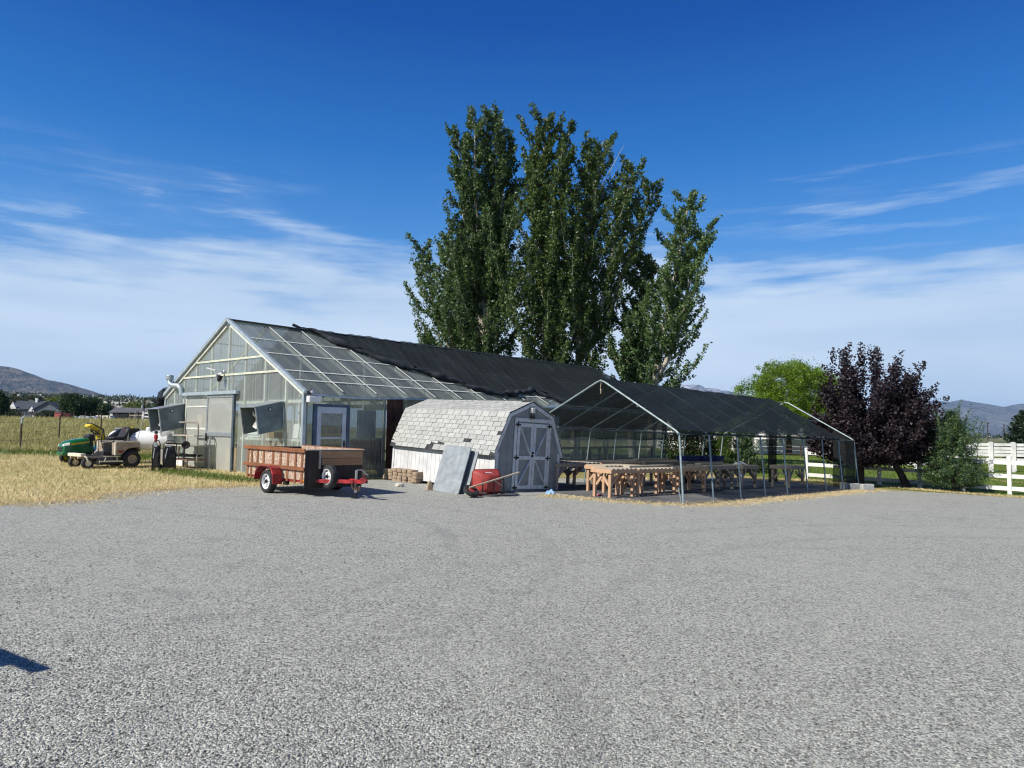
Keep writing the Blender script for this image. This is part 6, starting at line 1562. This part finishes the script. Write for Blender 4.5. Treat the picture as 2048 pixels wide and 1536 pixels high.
MB().box(-.75, -.30, .40, -.2, .30, .82).box(-.2, -.28, .36, .3, .28, .5).build('engine_bay', black, tm, bevel=.02)
se = MB().loft([[(.06, -.25, .86), (.06, .25, .86), (.06, .25, .96), (.06, -.25, .96)], [(-.34, -.27, .84), (-.34, .27, .84), (-.34, .27, .95), (-.34, -.27, .95)]]).loft([[(-.30, -.26, .92), (-.30, .26, .92), (-.41, .26, .92), (-.41, -.26, .92)], [(-.44, -.22, 1.26), (-.44, .22, 1.26), (-.54, .22, 1.27), (-.54, -.22, 1.27)]]).build('seat', black, tm, bevel=.04, smooth=True)
MB().box(-.43, -.06, 1.10, -.40, .06, 1.20).build('seat_patch', maroon, se)
MB().loft([[(-.12, -.62, .12), (.55, -.62, .12), (.55, .62, .12), (-.12, .62, .12)], [(-.09, -.60, .22), (.52, -.60, .22), (.52, .60, .22), (-.09, .60, .22)], [(.05, -.4, .30), (.45, -.4, .30), (.45, .4, .30), (.05, .4, .30)]]).build('mower_deck', blackm, tm, bevel=.01)
MB().box(-.12, .62, .20, .55, .66, .24).box(-.05, .61, .36, .42, .64, .38).tube([(.02, .63, .22), (.06, .63, .37)], .012).tube([(.40, .63, .22), (.36, .63, .37)], .012).build('deck_rail', creamp, tm)
for s in (-1, 1):
    MB().tube([(.30, s * .22, .60), (.36, s * .24, .95), (.28, s * .12, 1.16), (.24, s * .02, 1.18)], .016).build('control_lever', blackm, tm)
MB().box(.86, -.46, .36, 1.0, .46, .46).build('front_beam', creamp, tm, bevel=.01)
for s in (-1, 1):
    fk = MB().tube([(.92, s * .44, .46), (.92, s * .44, .40), (.86, s * .52, .34), (.80, s * .53, .17)], .026).tube([(.86, s * .36, .34), (.80, s * .35, .17)], .022).tube([(.92, s * .44, .38), (.86, s * .36, .34)], .022).build('caster_fork', creamp, tm)
    fatwheel(tm, (.80, s * .44, .17), .17, .15, creamp)
    fatwheel(tm, (-.42, s * .52, .27), .27, .24, tanp)
MB().tube([(.4, -.1, .38), (.45, -.12, .70), (.5, -.1, .95)], .02).box(.36, -.25, .38, .8, .25, .40).build('foot_plate', blackm, tm)

# ------------------------------------------------------------------ propane tank
pt = thing('propane_tank', 'white horizontal propane tank behind the riding mower', 'tank', (-12.75, 24.9, gz(-12.75, 24.9)), .12)
MB().lathe([(0, -1.25), (.12, -1.24), (.24, -1.18), (.31, -1.08), (.335, -.95), (.335, .75), (.31, .88), (.24, .98), (.12, 1.04), (0, 1.05)], (0, 0, .80), (1, 0, 0), 32).build('tank_body', tankw, pt, smooth=True)
MB().lathe([(.12, 0), (.12, .1), (.09, .13), (0, .14)], (.1, 0, 1.12), (0, 0, 1), 16).build('dome_cap', tankw, pt)
for x in (-.6, .6): MB().box(x - .04, -.22, -.05, x + .04, .22, .52).build('foot', concrete, pt)
MB().tube([(-.5, 0, 1.12), (-.5, 0, 1.22)], .02).box(-.54, -.02, 1.2, -.46, .02, 1.25).build('valve', yellowp, pt)
# clear plastic hood (drum lid) leaning above
o = MB().lathe([(.34, 0), (.33, .08), (.27, .18), (.15, .24), (0, .26)], (0, 0, 0), (0, 0, 1), 22).build('barrel_lid', sheer('dull_clear_plastic', (.5, .52, .54), .75, .3, .3, .4), smooth=True); o.location = (-11.75, 24.5, gz(-11.75, 24.5) + 1.17); o.rotation_euler = (.5, -.5, 0)
tag(o, 'grey domed lid resting on the end of the white tank', 'lid')

# ------------------------------------------------------------------ black folded carts
def cart(label, loc, rz, w, wheel_high):
    o = thing('folded_cart', label, 'cart', loc, rz, 'black folded carts beside the greenhouse door')
    MB().loft([[(-w, -.10, .12), (w, -.10, .12), (w, .12, .12), (-w, .12, .12)], [(-w * .95, -.12, .45), (w * .95, -.12, .45), (w * .95, .10, .45), (-w * .95, .10, .45)], [(-w * .8, -.08, .78), (w * .85, -.08, .78), (w * .85, .08, .78), (-w * .8, .08, .78)]]).build('folded_body', black, o, bevel=.03)
    MB().tube([(-w, -.1, .03), (-w, -.08, .80), (-w * .5, -.05, .92), (w * .5, -.05, .92), (w, -.08, .80), (w, -.1, .03)], .014).build('frame', blackm, o)
    MB().tube([(-w * .7, -.11, .4), (-w * .4, -.12, .7)], .016).box(-w * .6, -.135, .74, w * .2, -.115, .80).build('pale_strap', galv, o)
    for x in (-w, w): fatwheel(o, (x, .06, .10), .10, .05, galv, (1, 0, 0))
    if wheel_high: fatwheel(o, (w + .26, -.02, .80), .12, .06, blackm, (.2, 1, .1)); MB().tube([(-.1, -.02, .84), (w + .26, -.02, .82)], .022).build('axle_arm', blackm, o)
    return o
cart('narrow black folded cart standing upright with a red topped post', (-10.55, 21.25, gz(-10.5, 21.2)), .3, .10, False)
cart('wider black folded cart with a small wheel sticking out at the top', (-10.22, 21.36, gz(-10.2, 21.4)), .5, .17, True)
hy = thing('hand_pump', 'slim post with a red handle standing by the black carts', 'pump', (-10.72, 21.5, gz(-10.7, 21.5)))
MB().tube([(0, 0, 0), (0, 0, .86)], .03).lathe([(.05, 0), (.05, .14), (0, .15)], (0, 0, .68), (0, 0, 1), 14).build('post', galv, hy)
MB().lathe([(.02, 0), (.045, .03), (.04, .10), (.06, .13), (.05, .22), (0, .25)], (0, 0, .86), (0, 0, 1), 14).build('red_handle', plain('red_plastic', (.42, .02, .03), .4), hy); MB().lathe([(.05, 0), (.05, .08), (0, .09)], (0, 0, 1.11), (0, 0, 1), 12).build('cap', black, hy)

# ------------------------------------------------------------------ plant rack against the gable
rk = thing('plant_rack', 'weathered tubular plant rack with wooden shelves left of the sliding door', 'rack', GM @ Matrix.Translation((-.78, 5.62, -.06)) if False else (0, 0, 0), mat=GM @ Matrix.Translation((-.62, 4.85, .03)))
MB().tube([(.0, .0, 0), (0, 0, 1.42), (0, .06, 1.52), (0, .16, 1.56), (0, 1.3, 1.56)], .028, 8).tube([(0, .9, 0), (0, .9, 1.5)], .022, 8).build('frame', wood('grey_driftwood', (.30, .27, .23), (.20, .175, .15), 2), rk, smooth=True)
MB().tube([(.4, .0, 0), (.4, .0, 1.15)], .022, 8).build('frame', galv, rk)
for z, y0, y1, x0, x1, m_ in ((1.12, .0, 1.55, -.12, .22, paleplank), (.80, -.02, 1.55, -.34, .34, paleplank), (.36, .0, 1.4, -.30, .30, plain('shelf_rust_brown', (.17, .10, .065), .8, 0, .3, 4)), (.08, .0, 1.3, -.30, .30, greywood)):
    MB().box(x0, y0, z, x1, y1, z + .035).build('shelf', m_, rk, bevel=.004)
MB().tube([(-.28, .05, 0), (-.28, .05, .36)], .02).tube([(-.28, 1.2, 0), (-.28, 1.2, .36)], .022).tube([(-.3, .6, .37), (-.3, .6, .8)], .018).build('leg', plain('rusty_leg', (.12, .055, .03), .8), rk)
MB().tube([(-.1, .55, 1.12), (-.18, .35, 1.05), (-.22, .2, .85)], .02).build('bent_rod', paleplank, rk)
MB().grid(lambda u, s: (-.28 + .56 * s, u, .50 + .04 * math.sin(u * 11 + s * 6)), np.linspace(.1, 1.4, 24), np.linspace(0, 1, 8)).build('sagging_mesh', netthin, rk)
o = MB().box(0, 0, 0, .02, .95, .34).build('white_board', paper); o.matrix_world = GM @ Matrix.Translation((-.20, 6.75, .06)); tag(o, 'white board leaning on the wall behind the plant rack', 'board')
fatw = thing('caster_wheel', 'small loose black wheel lying under the plant rack', 'wheel', GM @ Vector((-1.02, 6.5, .02)))
fatwheel(fatw, (0, 0, .1), .10, .06, blackm)
# guy wire from the hood to the lawn
gw = MB().tube([GM @ Vector((-.98, 7.9, 2.05)), Vector((-12.0, 22.5, gz(-12, 22.5)))], .010, 6).build('guy_wire', galv); tag(gw, 'thin diagonal guy wire from the left fan hood to the lawn', 'wire')

# ------------------------------------------------------------------ invented van outside the view, added to cast the shadow corner at lower left
car = thing('shadow_van', 'unseen dark grey van with roof bars, added left of the viewpoint to cast a shadow', 'van', (-6.52, 2.20, gz(-6.5, 2.2)), R(90 - 32))
cpaint = plain('dark_grey_van_paint', (.05, .055, .06), .3, .3, .1, 2, coat=.6)
def vsec(x, w, z0, zb, zt, wt): return [(x, -w, z0), (x, -w, zb), (x, -wt, zt), (x, wt, zt), (x, w, zb), (x, w, z0)]
MB().loft([vsec(2.30, .70, .35, .70, .80, .62), vsec(2.1, .84, .28, .85, .96, .74), vsec(1.84, .87, .24, .98, 1.04, .80), vsec(-2.3, .87, .24, .98, 1.04, .80), vsec(-2.42, .84, .30, .90, 1.0, .78)]).build('body', cpaint, car, bevel=.03)
MB().loft([[(1.98, -.84, 1.03), (1.98, .84, 1.03), (-2.36, .84, 1.03), (-2.36, -.84, 1.03)], [(1.86, -.85, 1.80), (1.86, .85, 1.80), (-2.30, .85, 1.80), (-2.30, -.85, 1.80)]]).build('window', glass_dark, car)
MB().box(-2.34, -.86, 1.04, -1.5, .86, 1.79).box(-.2, -.855, 1.035, -.05, .855, 1.795).box(1.1, -.855, 1.035, 1.2, .855, 1.795).build('pillar', cpaint, car)
MB().loft([[(1.90, -.85, 1.80), (1.90, .85, 1.80), (-2.34, .85, 1.80), (-2.34, -.85, 1.80)], [(1.86, -.80, 1.90), (1.86, .80, 1.90), (-2.28, .80, 1.90), (-2.28, -.80, 1.90)]]).build('roof', cpaint, car, bevel=.02)
for s in (-1, 1):
    MB().box(2.14, s * .6 - .14, .66, 2.31, s * .6 + .10, .78).build('headlight', lampglass, car, bevel=.02)
    for x in (1.45, -1.5): fatwheel(car, (x, s * .80, .33), .33, .22, galv)
for x in (1.80, -1.4): MB().box(x - .04, -1.05, 1.93, x + .04, 1.05, 1.97).box(x - .03, -.7, 1.89, x + .03, -.64, 1.93).box(x - .03, .64, 1.89, x + .03, .7, 1.93).build('roof_bar', blackm, car)  # front bar's overhang is shaped for the pointed tip of the shadow
